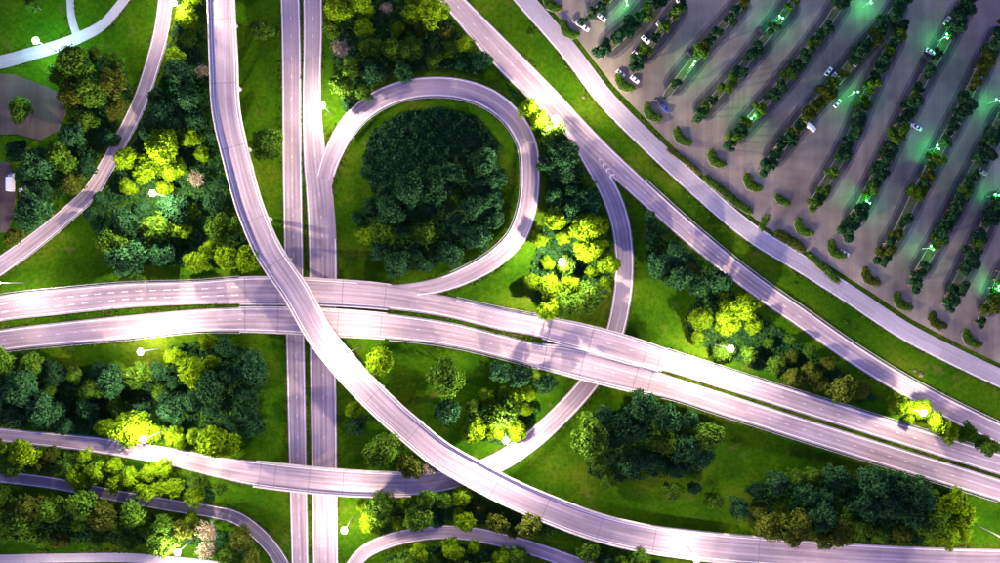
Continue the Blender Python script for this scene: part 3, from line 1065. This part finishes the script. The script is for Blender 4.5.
# upper corner
wood("in brown wood beside the paved courtyard", [(44, 66), (96, 52), (124, 62), (132, 100), (118, 132), (96, 168), (74, 190), (30, 214), (24, 170), (40, 152), (66, 138), (74, 110), (66, 88)],
     20.5, (9.5, 13.5), lambda x, y, g: g.choice('bmdm' if x > 70 else 'dm'), clear=.5, seed=27)
put_tree(20, 108, 14, 'm', 'solo', 'round green tree in the middle of the paved courtyard')
put_tree(14, 152, 12, 'd', 'solo', 'dark tree between the paved courtyard and the small yard')
put_tree(12, 238, 10, 'b', 'solo', 'brownish tree below the small yard with parked vehicles')
put_tree(32, 4, 9, 'm', 'solo', 'green tree on the lamp-lit lawn in the upper corner')

ONES = 'first second third fourth fifth sixth seventh eighth ninth tenth eleventh twelfth thirteenth fourteenth fifteenth sixteenth seventeenth eighteenth nineteenth'.split()
ORD = ONES + ['twentieth'] + ['twenty-' + w for w in ONES[:9]] + ['thirtieth'] + ['thirty-' + w for w in ONES[:9]] + ['fortieth'] + ['forty-' + w for w in ONES[:9]]
NUM = 'one two three four five six seven eight nine ten eleven twelve thirteen'.split()
by_region = {}
for t in TREES:
    if t[5] is None:
        by_region.setdefault(t[4], []).append(t)
for reg, ts in by_region.items():
    y0 = min(t[2] for t in ts)
    rows = {}
    for t in ts:
        rows.setdefault(int((t[2] - y0) / 24), []).append(t)
    for ri, key in enumerate(sorted(rows)):
        for ci, t in enumerate(sorted(rows[key], key=lambda q: q[1])):
            t[0]['label'] = f'{t[3]} tree {reg}, row {NUM[ri]}, {ORD[ci]} from left'
for t in TREES:
    if t[4] == 'solo':
        t[0]['group'] = 'trees standing apart'


# undergrowth between the trunks, and in place of shade inside the loop: one mass
def undergrowth():
    rng = np.random.default_rng(5)
    pos = []
    for poly, seed in UNDER:
        xs, ys = [p[0] for p in poly], [p[1] for p in poly]
        area = abs(sum(poly[i - 1][0] * poly[i][1] - poly[i][0] * poly[i - 1][1] for i in range(len(poly)))) / 2
        n = int(area * (0.9 if seed == 41 else 0.42))  # denser at the loop's upper end, where dark leaves stand in for shadow
        c = 0
        while c < n:
            x, y = rng.uniform(min(xs), max(xs)), rng.uniform(min(ys), max(ys))
            if in_poly(x, y, poly):
                c += 1
                pos.append((x, y))
    pos = np.array(pos)
    d = np.full(len(pos), 1e9)
    for a in range(0, len(pos), 4000):
        q = pos[a:a + 4000]
        d[a:a + 4000] = (np.hypot(PXALL[None, :, 0] - q[:, None, 0], PXALL[None, :, 1] - q[:, None, 1]) - HWPX[None]).min(1)
    pos = pos[d > 4]
    W = np.array([at(x, y, 1.0) for x, y in pos])
    z = terrain_z(W[:, 0], W[:, 1])
    cl = 0.5 + 0.5 * np.sin(W[:, 0] * .9) * np.sin(W[:, 1] * .8 + 2)
    W[:, 2] = z + rng.uniform(.1, .7, len(W)) + cl * rng.uniform(.2, 1.2, len(W))
    nor = rng.normal(size=(len(W), 3)) * .6 + np.array([0, 0, 1])
    V, F = leaf_cards(W, nor, rng.uniform(.7, 1.5, len(W)), rng)
    o = link('undergrowth', tri_mesh('undergrowth', V, F), M['leaf_shaded'])
    tag(o, 'dark leafy undergrowth below the trees, standing in for deep shade inside the loop', kind='stuff')


undergrowth()


def roadside_grass():
    """ragged tufts along the verge edges: uncountable, one mass"""
    rng = np.random.default_rng(8)
    pos = []
    for r in ROADS.values():
        n = int(r.s[-1] * 2.6)
        for sd in (1, -1):
            i = rng.integers(0, len(r.P), n)
            i = i[~r.bridge[i]]
            cl = np.sin(r.s[i] * .31 + sd) + np.sin(r.s[i] * .083 + 2 * sd) + rng.normal(0, .5, len(i))
            i = i[cl > -.2]
            off = r.hw[i] + rng.uniform(.12, 1.7, len(i)) ** 1.0
            q = r.P[i, :2] + r.N[i] * (sd * off)[:, None] + r.T[i] * rng.uniform(-1, 1, len(i))[:, None]
            pos.append(q)
    q = np.vstack(pos)
    keep = np.ones(len(q), bool)
    for a in range(0, len(q), 4000):
        d = np.hypot(ALLP[None, :, 0] - q[a:a + 4000, None, 0], ALLP[None, :, 1] - q[a:a + 4000, None, 1]) - ALLHW[None]
        keep[a:a + 4000] = d.min(1) > -.12
    q = q[keep]
    W = np.column_stack([q, terrain_z(q[:, 0], q[:, 1]) + .28])
    nor = rng.normal(size=(len(W), 3)) * .6 + np.array([0, 0, .8])
    V, F = leaf_cards(W, nor, rng.uniform(.4, 1.0, len(W)), rng)
    tag(link('roadside_grass', tri_mesh('roadside_grass', V, F), M['leaf_brown']), 'ragged tufts of grass along the road edges', kind='stuff')


roadside_grass()


def hedge_mesh(name, path, w, h, dens, leaf, seed):
    """leafy clump along a path (metres, local): rounded section"""
    rng = np.random.default_rng(seed)
    P = np.array(path, float)
    seg = np.linalg.norm(np.diff(P, axis=0), axis=1)
    s = np.concatenate([[0], np.cumsum(seg)])
    n = int(dens * (s[-1] + 2 * w) * w * 2)
    t = rng.uniform(0, s[-1], n)
    x, y = np.interp(t, s, P[:, 0]), np.interp(t, s, P[:, 1])
    end = np.minimum(1, np.minimum(t + 1.0, s[-1] - t + 1.0) / max(w, .8))
    bump = 0.8 + 0.2 * np.sin(t * 2.1 + seed) + 0.12 * np.sin(t * 5.3)
    a = rng.uniform(0, 2 * math.pi, n)
    cz = np.abs(rng.normal(size=n))
    rr = np.sqrt(rng.uniform(0, 1, n))
    dx, dy = np.cos(a) * rr, np.sin(a) * rr
    dz = np.sqrt(np.maximum(0, 1 - rr ** 2))
    pos = np.stack([x + dx * w * end * bump, y + dy * w * end * bump, .1 + dz * h * bump * rng.uniform(.75, 1.05, n)], 1)
    nor = np.stack([dx, dy, dz + .15], 1) + rng.normal(size=(n, 3)) * .4
    V, F = leaf_cards(pos, nor, leaf * rng.uniform(.6, 1.3, n), rng)
    return tri_mesh(name, V, F)


def put_hedge(path_px, wpx, h, label, mat, seed, name='hedge', cat='hedge', group='clipped hedges of the car park', z=G0 + 0.1):
    pts = [at(x, y, z) for x, y in path_px]
    c = pts[len(pts) // 2]
    me = hedge_mesh(name, [(p.x - c.x, p.y - c.y) for p in pts], wpx * S, h, 16, 0.5, seed)
    o = link(name, me, M[mat])
    o.location = (c.x, c.y, z)
    tag(o, label, cat, group)
    return o


# ------------------------------------------------------------------ car park rows
ROWS = [  # (photo path of the planted row, half width px, tree keep-probability, end island)
    ([(560, -2), (580, -22)], 6, .9, (552, 2)),
    ([(584, 20), (602, 6), (622, -14)], 5, .9, (569, 29)),
    ([(596, 57), (618, 38), (640, 18), (664, -10)], 8.5, 1, None),
    ([(634, 68), (650, 45), (668, 22), (686, -4)], 6, .85, (624, 82)),
    ([(664, 98), (686, 70), (708, 42), (728, 20), (748, -4)], 6, .8, (652, 112)),
    ([(692, 122), (716, 96), (738, 72), (760, 44), (784, 14), (796, -4)], 6, .75, (682, 136)),
    ([(726, 146), (746, 124), (774, 92), (802, 58), (826, 26), (846, -6)], 6.5, .9, (716, 158)),
    ([(764, 170), (786, 140), (812, 108), (838, 80), (862, 50), (886, 24), (906, -6)], 7.5, 1, (752, 182)),
    ([(812, 206), (826, 182), (842, 156), (856, 124), (868, 92), (884, 58), (902, 24)], 7, 1, (803, 227)),
    ([(844, 232), (862, 204), (880, 168), (900, 126), (924, 78), (944, 44), (962, 10), (968, -6)], 7.5, .95, (836, 249)),
    ([(880, 260), (900, 228), (918, 190), (938, 152), (960, 112), (982, 66), (1004, 22)], 7.5, .95, (870, 276)),
    ([(912, 284), (932, 250), (952, 214), (972, 174), (994, 132), (1010, 100)], 7.5, .95, (902, 301)),
    ([(946, 304), (962, 274), (982, 232), (1004, 186)], 7, .95, (937, 320)),
    ([(980, 322), (996, 290), (1012, 254)], 7, .95, (971, 338)),
]
row_names = ['first', 'second', 'third', 'fourth', 'fifth', 'sixth', 'seventh', 'eighth', 'ninth', 'tenth', 'eleventh', 'twelfth', 'thirteenth', 'fourteenth']
LOT_LAMPS = [(627, 3), (694, 63), (781, 17), (753, 117), (856, 92), (947, 36), (938, 147), (868, 202), (932, 248), (998, 100), (997, 195), (999, 288), (871, 1)]


def resample_px(path, step):
    P = np.array(path, float)
    seg = np.linalg.norm(np.diff(P, axis=0), axis=1)
    s = np.concatenate([[0], np.cumsum(seg)])
    t = np.arange(0, s[-1] + .01, step)
    return np.stack([np.interp(t, s, P[:, 0]), np.interp(t, s, P[:, 1])], 1)


for ri, (path, hw, keep, isl) in enumerate(ROWS):
    rg = random.Random(900 + ri)
    q = resample_px(path, 6.0)
    ww = np.full(len(q), hw * .62)
    ww[0] *= .5
    ww[-1] *= .5
    bed([tuple(p) for p in q], ww, f'kerbed planting strip of the car park, {row_names[ri]} row from the upper left', 'planting strips of the car park')
    if len(q) > 4:
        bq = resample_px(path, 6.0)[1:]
        for bw, bm_, bz in ((13.0, 'row_shade_edge', 0.0), (10.0, 'row_shade', 0.004)):  # nested dark strips paint the shade and dark cars beside each row
            o = slab('row_shade_strip', offset_poly([tuple(p) for p in bq], bw * (1 if hw < 8 else 1.15) * np.clip(np.minimum(np.arange(len(bq)) + .35, len(bq) - .65 - np.arange(len(bq))) / 1.6, .15, 1)), G0 - 0.046 + 0.008 * (ri % 4) + bz, bm_, 0.1)
            tag(o, f'painted dark strip for shade and dark cars along the {row_names[ri]} car park row', kind='structure')
    ci = 0
    tl = []
    for k, (x, y) in enumerate(resample_px(path, 9.5)):
        for sd in (0,):
            if rg.random() > keep * .86:
                continue
            xx, yy = x + sd * hw * .48 + rg.uniform(-1.5, 1.5), y + sd * hw * .3 + rg.uniform(-1.5, 1.5)
            if not (-10 < xx < 1010 and -10 < yy < 400):
                continue
            if any(math.hypot(xx - a, yy - b) < 6 for a, b in LOT_LAMPS):
                continue
            tl.append((xx, yy))
    for xx, yy in sorted(tl, key=lambda t: -t[1]):
        r = rg.uniform(.7, 1.25) * hw * 1.38
        p = at(xx, yy, G0 + 4.5)
        sc = r * S / 3.0
        root = empty('car_park_tree', (p.x, p.y, G0 + 0.1), rg.uniform(0, 6.28))
        root.scale = (sc, sc, min(sc, 1.15) * rg.uniform(.9, 1.15))
        mt = rg.choice(['leaf_shaded', 'leaf_shaded', 'leaf_shaded', 'leaf_mid', 'leaf_brown' if ri % 3 == 1 else 'leaf_shaded'])
        link('trunk', rg.choice(SMALL_TRUNKS), None, root)
        link('crown', rg.choice(SMALL_CROWNS), M[mt], root)
        tag(root, f'small tree in {row_names[ri]} planted car park row, {ORD[ci]} from the frontage road', 'tree', f'car park trees of the {row_names[ri]} row')
        ci += 1
    if isl:
        x, y = isl
        cres = [(x - 5, y - 8), (x - 5, y - 3), (x - 2, y + 3), (x + 4, y + 6), (x + 9, y + 6)]
        bed(cres, [2.5, 4.6, 5.6, 4.6, 2.5], f'kerbed crescent bed at the frontage end of the {row_names[ri]} car park row', 'crescent end beds of the car park')
        put_hedge(cres, 5.6, 1.6, f'low crescent shrub clump closing the {row_names[ri]} car park row', 'leaf_mid' if ri % 2 else 'leaf_brown' if ri > 9 else 'leaf_mid', 500 + ri, 'shrub_clump', 'shrub', 'crescent shrub clumps of the car park', G0 + 0.12)

for k, (path, w, mt, l) in enumerate((
        ([(668, 149), (684, 160), (700, 173)], 3.6, 'leaf_brown', 'brownish hedge between frontage road and car park, upper stretch'),
        ([(704, 177), (722, 190), (736, 202), (751, 212)], 5.4, 'leaf_mid', 'green hedge between frontage road and car park, before the entrance'),
        ([(776, 232), (790, 240), (804, 250)], 6.2, 'leaf_brown', 'brownish hedge after the car park entrance'),
        ([(808, 254), (822, 266), (838, 282)], 4.8, 'leaf_mid', 'green hedge along the frontage road, farthest from the entrance'),
        ([(761, 229), (764, 222), (767, 216)], 4.6, 'leaf_mid', 'small green hedge island in the car park entrance'),
        ([(776, 196), (782, 201), (788, 204)], 5.2, 'leaf_mid', 'green shrub island opposite the car park entrance'))):
    bed(path, [w * .6] + [w * .85] * (len(path) - 2) + [w * .6], f'kerbed bed under the {l}'[:96], 'hedge beds of the car park')
    put_hedge(path, w, 1.4, l, mt, 600 + k)

# small shrubs on the verge between diagonal highway and frontage road
for k, (x, y) in enumerate(((584, 97), (612, 121), (652, 163), (690, 205), (708, 219), (712, 230), (748, 245), (795, 284), (846, 322), (915, 371), (921, 375), (531, 34))):
    p = at(x, y, 0.4)
    me = hedge_mesh('verge_shrub', [(-.3, 0), (.3, .1)], 0.8 + .3 * (k % 3), 0.9, 30, .4, 700 + k)
    o = link('verge_shrub', me, M['leaf_pale' if k in (0, 9, 10) else 'leaf_mid'])
    o.location = (p.x, p.y, tz(p.x, p.y))
    tag(o, f'tiny shrub on the grass verge, {ORD[sorted([584,612,652,690,708,712,748,795,846,915,921,531]).index(x)]} along from the top', 'shrub', 'tiny shrubs on the verge')


# ------------------------------------------------------------------ lamps
def head_meshes():
    ring = MB()
    ring.lathe([(0.45, -0.3), (0.55, 0), (0.45, 0.35), (0.12, 0.6)], 0, 0, 30.0, 12)
    n = 18
    b = len(ring.v)
    for k in range(n):
        t = 2 * math.pi * k / n
        for rr, zz in ((1.25, -.07), (1.4, -.07), (1.4, .07), (1.25, .07)):
            ring.v.append((rr * math.cos(t), rr * math.sin(t), 30.0 + zz))
    for k in range(n):
        j = (k + 1) % n
        for q in range(4):
            w = (q + 1) % 4
            ring.f.append((b + 4 * k + q, b + 4 * j + q, b + 4 * j + w, b + 4 * k + w))
    for k in range(4):
        t = math.pi / 4 + k * math.pi / 2
        ring.tube((0.4 * math.cos(t), 0.4 * math.sin(t), 30), (1.3 * math.cos(t), 1.3 * math.sin(t), 30), .06, .06, 5)
    lum = MB()
    lum.lathe([(0.05, -0.32), (0.34, -0.26), (0.46, -0.05), (0.40, 0.16), (0.2, 0.3), (0.05, 0.33)], 0, 0, 0, 12)
    pole = MB()
    pole.lathe([(0.5, -0.4), (0.42, 0.5), (0.20, 0.55), (0.08, 29.9)], 0, 0, 0, 12)
    return ring.mesh('ring'), lum.mesh('luminaire', True), pole.mesh('pole', True)


RING, LUM, POLE = head_meshes()
POLE.materials.append(M['mast_steel'])
RING.materials.append(M['mast_steel'])
LUM.materials.append(M['lamp'])


def wide_beam(ld, power=0.85, cap=4.5, up=0.5):
    """road-lighting optics: intensity grows towards the side like 1/cos(angle)^power, little goes up"""
    ld.use_nodes = True
    nt = ld.node_tree
    em = nt.nodes['Emission']
    tc = nt.nodes.new('ShaderNodeTexCoord')
    sp = nt.nodes.new('ShaderNodeSeparateXYZ')
    nt.links.new(tc.outputs['Normal'], sp.inputs[0])

    def op(kind, a, b):
        m = nt.nodes.new('ShaderNodeMath')
        m.operation = kind
        for i, v in enumerate((a, b)):
            if isinstance(v, (int, float)):
                m.inputs[i].default_value = v
            else:
                nt.links.new(v, m.inputs[i])
        return m.outputs[0]
    c = op('ABSOLUTE', sp.outputs[2], 0.0)
    side = op('MINIMUM', op('POWER', op('MAXIMUM', c, 0.02), -power), cap)
    below = op('LESS_THAN', sp.outputs[2], 0.0)
    st = op('ADD', op('MULTIPLY', side, below), op('MULTIPLY', op('SUBTRACT', 1.0, below), up))
    nt.links.new(st, em.inputs['Strength'])


def mast(px, py, label, power=1.0, col=(1.0, 0.80, 0.62), h=17.0, mat=None):
    g = 0.0
    for _ in range(3):
        p = at(px, py, g + h)
        g = tz(p.x, p.y)
    k = h / 30.0
    root = empty('high_mast_lamp', (p.x, p.y, g))
    tag(root, label, 'lamp mast', 'high mast lamps of the interchange')
    for me, nm in ((POLE, 'pole'), (RING, 'lamp_ring')):
        o = link(nm, me, None, root)
        o.scale = (1, 1, k)
    for q in range(6):
        t = 2 * math.pi * q / 6
        o = link('luminaire', LUM, mat, root)
        o.location = (0.95 * math.cos(t), 0.95 * math.sin(t), h - 0.3)
        o.scale = (1.3, 1.3, 1.1)
    ld = bpy.data.lights.new('mast_light', 'POINT')
    ld.energy = MAST_POWER * power
    ld.color = col
    ld.shadow_soft_size = 0.7
    wide_beam(ld)
    lo = bpy.data.objects.new('mast_light', ld)
    COL.objects.link(lo)
    lo.location = (0, 0, h - 1.7)
    lo.parent = root


LAMP_COL = (1.0, 0.80, 0.62)
for a in (
        (152, 193, 'lit high mast lamp amid the yellow-green trees below the side road', 2.7, LAMP_COL, 24.0),
        (140, 352, 'lit high mast lamp on the lawn below the main highway', 0.9, LAMP_COL, 15.0),
        (143, 440, 'lit high mast lamp beside the link ramp left of the ramp bridge', 2.2, LAMP_COL, 23.0),
        (322, 105, 'lit high mast lamp beside the straight highway near the loop mouth', 0.9, LAMP_COL, 14.0),
        (556, 118, 'lit high mast lamp beside the diagonal highway', 2.4, LAMP_COL, 18.0),
        (562, 262, 'lit high mast lamp in the bright grove between loop and link ramp', 2.5, LAMP_COL, 20.5),
        (731, 349, 'lit high mast lamp in the clump above the main highway', 2.5, LAMP_COL, 23.0),
        (924, 413, 'lit high mast lamp between the main and diagonal highways at far end', 0.7, LAMP_COL, 16.0),
        (506, 441, 'lit high mast lamp in the clump beside the link ramp and flyover', 2.2, LAMP_COL, 23.0),
        (344, 531, 'lit high mast lamp between straight highway and arched ramp', 1.0, LAMP_COL, 16.0),
        (347, 353, 'lit high mast lamp between the flyover and main highway overpass', 1.1, LAMP_COL, 25.0),
        (697, 560, 'lit high mast lamp at the lower edge beside the flyover', 0.5, LAMP_COL, 20.0),
        (177, 553, 'lit high mast lamp beside the pale street at the lower edge'),
        (173, 2, 'lit high mast lamp at the top edge beside the side road'),
        (-4, 283, 'high mast lamp whose pole rises beside the triangular lawn at the left border', 0.6),
        (1006, 540, 'high mast lamp whose pole rises beside the flyover at the right border', 0.55)):
    mast(*a)
mast(35, 40, 'lit white lamp mast beside the narrow service road in the upper corner', 0.5, (0.50, 1.0, 0.85), 14.0, M['white_lamp'])
# unseen masts added past the frame, lighting the borders where the network would continue
for (x, y, l) in ((450, -60, 'added unseen high mast lamp above the top border beside the diagonal highway'), (830, 620, 'added unseen high mast lamp past the lower border beside the flyover'), (1085, 440, 'added unseen high mast lamp past the right border between the highways'), (40, 610, 'added unseen high mast lamp past the lower border beside the pale street')):
    mast(x, y, l, 0.6)


# car park lamps: green globes on short poles
gp = MB()
gp.lathe([(0.22, -0.1), (0.2, 0.5), (0.09, 0.55), (0.07, 6.6)], 0, 0, 0, 8)
gp.tube((0, 0, 6.5), (0.9, 0, 6.8), .05, .05, 6)
gp.tube((0, 0, 6.5), (-0.9, 0, 6.8), .05, .05, 6)
GPOLE = gp.mesh('pole', True)
GPOLE.materials.append(M['steel'])
gg = MB()
gg.lathe([(0.05, -0.3), (0.26, -0.24), (0.36, 0), (0.26, 0.24), (0.05, 0.3)], 0, 0, 0, 10)
GGLOBE = gg.mesh('lamp_globe', True)
GGLOBE.materials.append(M['green_lamp'])
GREEN_POWER = 330.0
for k, (x, y) in enumerate(LOT_LAMPS):
    p = at(x, y, G0 + 7)
    near = min(range(len(ROWS)), key=lambda i: min(math.hypot(x - a, y - b) for a, b in resample_px(ROWS[i][0], 4)))
    root = empty('car_park_lamp', (p.x, p.y, G0 + 0.12), rnd.uniform(0, 3.1))
    same = [j for j, (a, b) in enumerate(LOT_LAMPS) if j != k and min(range(len(ROWS)), key=lambda i: min(math.hypot(a - c, b - d) for c, d in resample_px(ROWS[i][0], 4))) == near]
    pos = ''
    if same:
        rank = sorted(same + [k], key=lambda j: -LOT_LAMPS[j][1]).index(k)
        pos = f', {ORD[rank]} from the frontage road'
    tag(root, f'green twin-globe lamp in {row_names[near]} planted row of the car park{pos}', 'lamp post', 'green lamps of the car park')
    link('pole', GPOLE, None, root)
    for sx in (-0.9, 0.9):
        link('lamp_globe', GGLOBE, None, root).location = (sx, 0, 7.05)
    ld = bpy.data.lights.new('green_light', 'POINT')
    ld.energy = GREEN_POWER
    ld.color = (0.03, 1.0, 0.16)
    ld.shadow_soft_size = 0.35
    lo = bpy.data.objects.new('green_light', ld)
    COL.objects.link(lo)
    lo.location = (0, 0, 6.2)
    lo.parent = root


# ------------------------------------------------------------------ vehicles
def loft(sections):
    """closed body from cross sections: list of (x, [(y, z), ...])"""
    V, F = [], []
    m = len(sections[0][1])
    for x, ring in sections:
        V += [(x, y, z) for y, z in ring]
    for i in range(len(sections) - 1):
        for k in range(m):
            j = (k + 1) % m
            a = i * m
            F.append((a + k, a + m + k, a + m + j, a + j))
    F.append(tuple(range(m)))
    F.append(tuple((len(sections) - 1) * m + k for k in range(m))[::-1])
    return V, F


def ring(hw, zb, zt, r=.12):
    return [(-hw, zb), (hw, zb), (hw, zt - r), (hw - r, zt), (-hw + r, zt), (-hw, zt - r)]


def car_meshes(van=False):
    L = 2.6 if van else 2.2
    if van:
        body = [(-L, ring(.86, .4, 1.2)), (-L + .1, ring(.95, .3, 1.95)), (1.1, ring(.95, .28, 2.0)), (1.55, ring(.94, .28, 1.25)), (2.2, ring(.92, .3, 1.08)), (L - .05, ring(.84, .36, .9))]
        glass = [(1.06, ring(.88, 1.2, 1.93)), (1.3, ring(.90, 1.2, 1.65)), (1.6, ring(.88, 1.15, 1.22))]
        roof = [(-L + .3, ring(.80, 1.9, 2.06)), (0.95, ring(.80, 1.9, 2.06))]
    else:
        body = [(-L, ring(.74, .4, .78)), (-L + .12, ring(.86, .28, .92)), (-1.2, ring(.89, .24, .96)), (.2, ring(.89, .22, .94)), (1.2, ring(.88, .24, .86)), (2.0, ring(.83, .28, .74)), (L, ring(.70, .36, .62))]
        glass = [(-1.75, ring(.70, .9, .98)), (-1.05, ring(.68, .9, 1.36)), (.15, ring(.69, .9, 1.38)), (.98, ring(.74, .86, .95))]
        roof = [(-1.0, ring(.60, 1.33, 1.43)), (-.4, ring(.62, 1.33, 1.46)), (.12, ring(.60, 1.33, 1.43))]
    out = {}
    for nm, sec in (('body', body), ('windows', glass), ('roof', roof)):
        V, F = loft(sec)
        out[nm] = mesh_from(nm, V, F)
    wb = MB()
    wb.tube((0, -.1, 0), (0, .1, 0), .33, .33, 12)
    out['wheel'] = wb.mesh('wheel')
    out['wheel'].materials.append(M['tyre'])
    out['windows'].materials.append(M['glass'])
    return out


CAR, VAN = car_meshes(), car_meshes(True)
PAINTS = {}
for nm, c in (('white', (.75, .75, .74)), ('silver', (.5, .5, .52)), ('black', (.015, .015, .018)), ('blue', (.03, .05, .25)), ('grey', (.2, .2, .21)), ('red', (.3, .03, .03))):
    PAINTS[nm] = mat_plain('car_paint_' + nm, c, 0.3, 0.04)


def put_car(px, py, ang, colour, label, van=False):
    p = at(px, py, G0 + 1)
    ms = VAN if van else CAR
    root = empty('parked_van' if van else 'parked_car', (p.x, p.y, G0 - 0.05), math.radians(ang))
    tag(root, label, 'van' if van else 'car', 'vehicles parked in the car park')
    for nm in ('body', 'roof'):
        me = ms[nm]
        if len(me.materials) == 0:
            me.materials.append(PAINTS['white'])
        link(nm, me, PAINTS[colour], root)
    link('windows', ms['windows'], None, root)
    for x in (-1.35, 1.35):
        for y in (-.78, .78):
            link('wheel', ms['wheel'], None, root).location = (x, y, .33)


for (x, y, a, c, l, v) in (
        (585, 27, -38, 'white', 'white car parked at the frontage end of the second row', False),
        (602, 17, -40, 'silver', 'silver car parked beside the second planted row', False),
        (577, 22, -40, 'grey', 'grey car beside the crescent shrubs of the second row', False),
        (621, 73, -40, 'white', 'white car parked first at the fourth row beside the crescent shrubs', False),
        (635, 79, -42, 'white', 'white car parked at the fourth row on the aisle side', False),
        (637, 54, -40, 'silver', 'silver car halfway along the fourth row', False),
        (646, 39, -42, 'white', 'white car under the fourth row trees', False),
        (661, 25, -42, 'silver', 'pale car near the top of the fourth row', False),
        (681, 2, -42, 'white', 'white car at the top edge in the fourth row', False),
        (659, 101, -40, 'black', 'black car parked first at the fifth row', False),
        (665, 108, -40, 'blue', 'dark blue car parked first at the fifth row, aisle side', False),
        (690, 53, -40, 'black', 'black car beside a green lamp in the fifth row', False),
        (762, 30, -40, 'black', 'black car beside the green lamp of the sixth row', False),
        (811, 127, -35, 'white', 'white van standing out in the middle of the wide aisle', True),
        (806, 123, -35, 'silver', 'silver car behind the white van in the wide aisle', False),
        (829, 71, 52, 'white', 'white car above the bright green lit trees', False),
        (834, 76, 52, 'silver', 'silver car above the bright green lit trees', False),
        (838, 103, 50, 'white', 'white car at the closed end of the wide aisle', False),
        (858, 62, 50, 'grey', 'grey car amid the dark eighth row trees', False),
        (931, 51, -30, 'white', 'white car beside the green lamp near the upper right', False),
        (927, 58, -30, 'black', 'black car beside a white car near the upper right', False),
        (948, 20, 55, 'silver', 'silver car along the tenth row near the top edge', False),
        (909, 123, -30, 'silver', 'silver car parked by the tenth row trees', False),
        (918, 127, -30, 'white', 'white car parked by the tenth row trees', False),
        (845, 253, -30, 'white', 'white car standing in for a small lamp beside the crescent shrubs of the tenth row', False),  # white body takes the place of a small bright lamp
        (984, 172, -30, 'grey', 'grey car under the trees close to the picture border', False)):
    put_car(x, y, a, c, l, v)

# small yard: box truck and a car
p = at(11, 182, G0 + 1.5)
tr = empty('box_truck', (p.x, p.y, G0 - 0.04), math.radians(90))
tag(tr, 'pale box truck parked in the small yard by the picture border', 'truck', 'vehicles in the small yard')
b = MB(); b.box(-1.0, 0, 2.0, 6.2, 2.4, 2.5); b.build('cargo_box', PAINTS['white'], tr)
V, F = loft([(2.2, ring(1.05, .5, 2.3)), (3.3, ring(1.05, .5, 2.35)), (3.9, ring(1.02, .5, 1.5)), (4.1, ring(.98, .5, 1.2))])
link('cab', mesh_from('cab', V, F), PAINTS['silver'], tr)
V, F = loft([(3.34, ring(.98, 1.55, 2.3)), (3.86, ring(.96, 1.5, 1.58))])
link('windscreen', mesh_from('windscreen', V, F), M['glass'], tr)
b = MB(); b.box(-.3, 0, .62, 7.0, 1.0, .24); b.build('chassis', M['steel'], tr)
for x in (-2.6, 3.0):
    for y in (-1, 1):
        w = MB(); w.tube((0, -.15, 0), (0, .15, 0), .48, .48, 12)
        w.build('wheel', M['tyre'], tr).location = (x, y, .48)
put_car(23, 189, 20, 'white', 'white car parked beside the pale box truck')
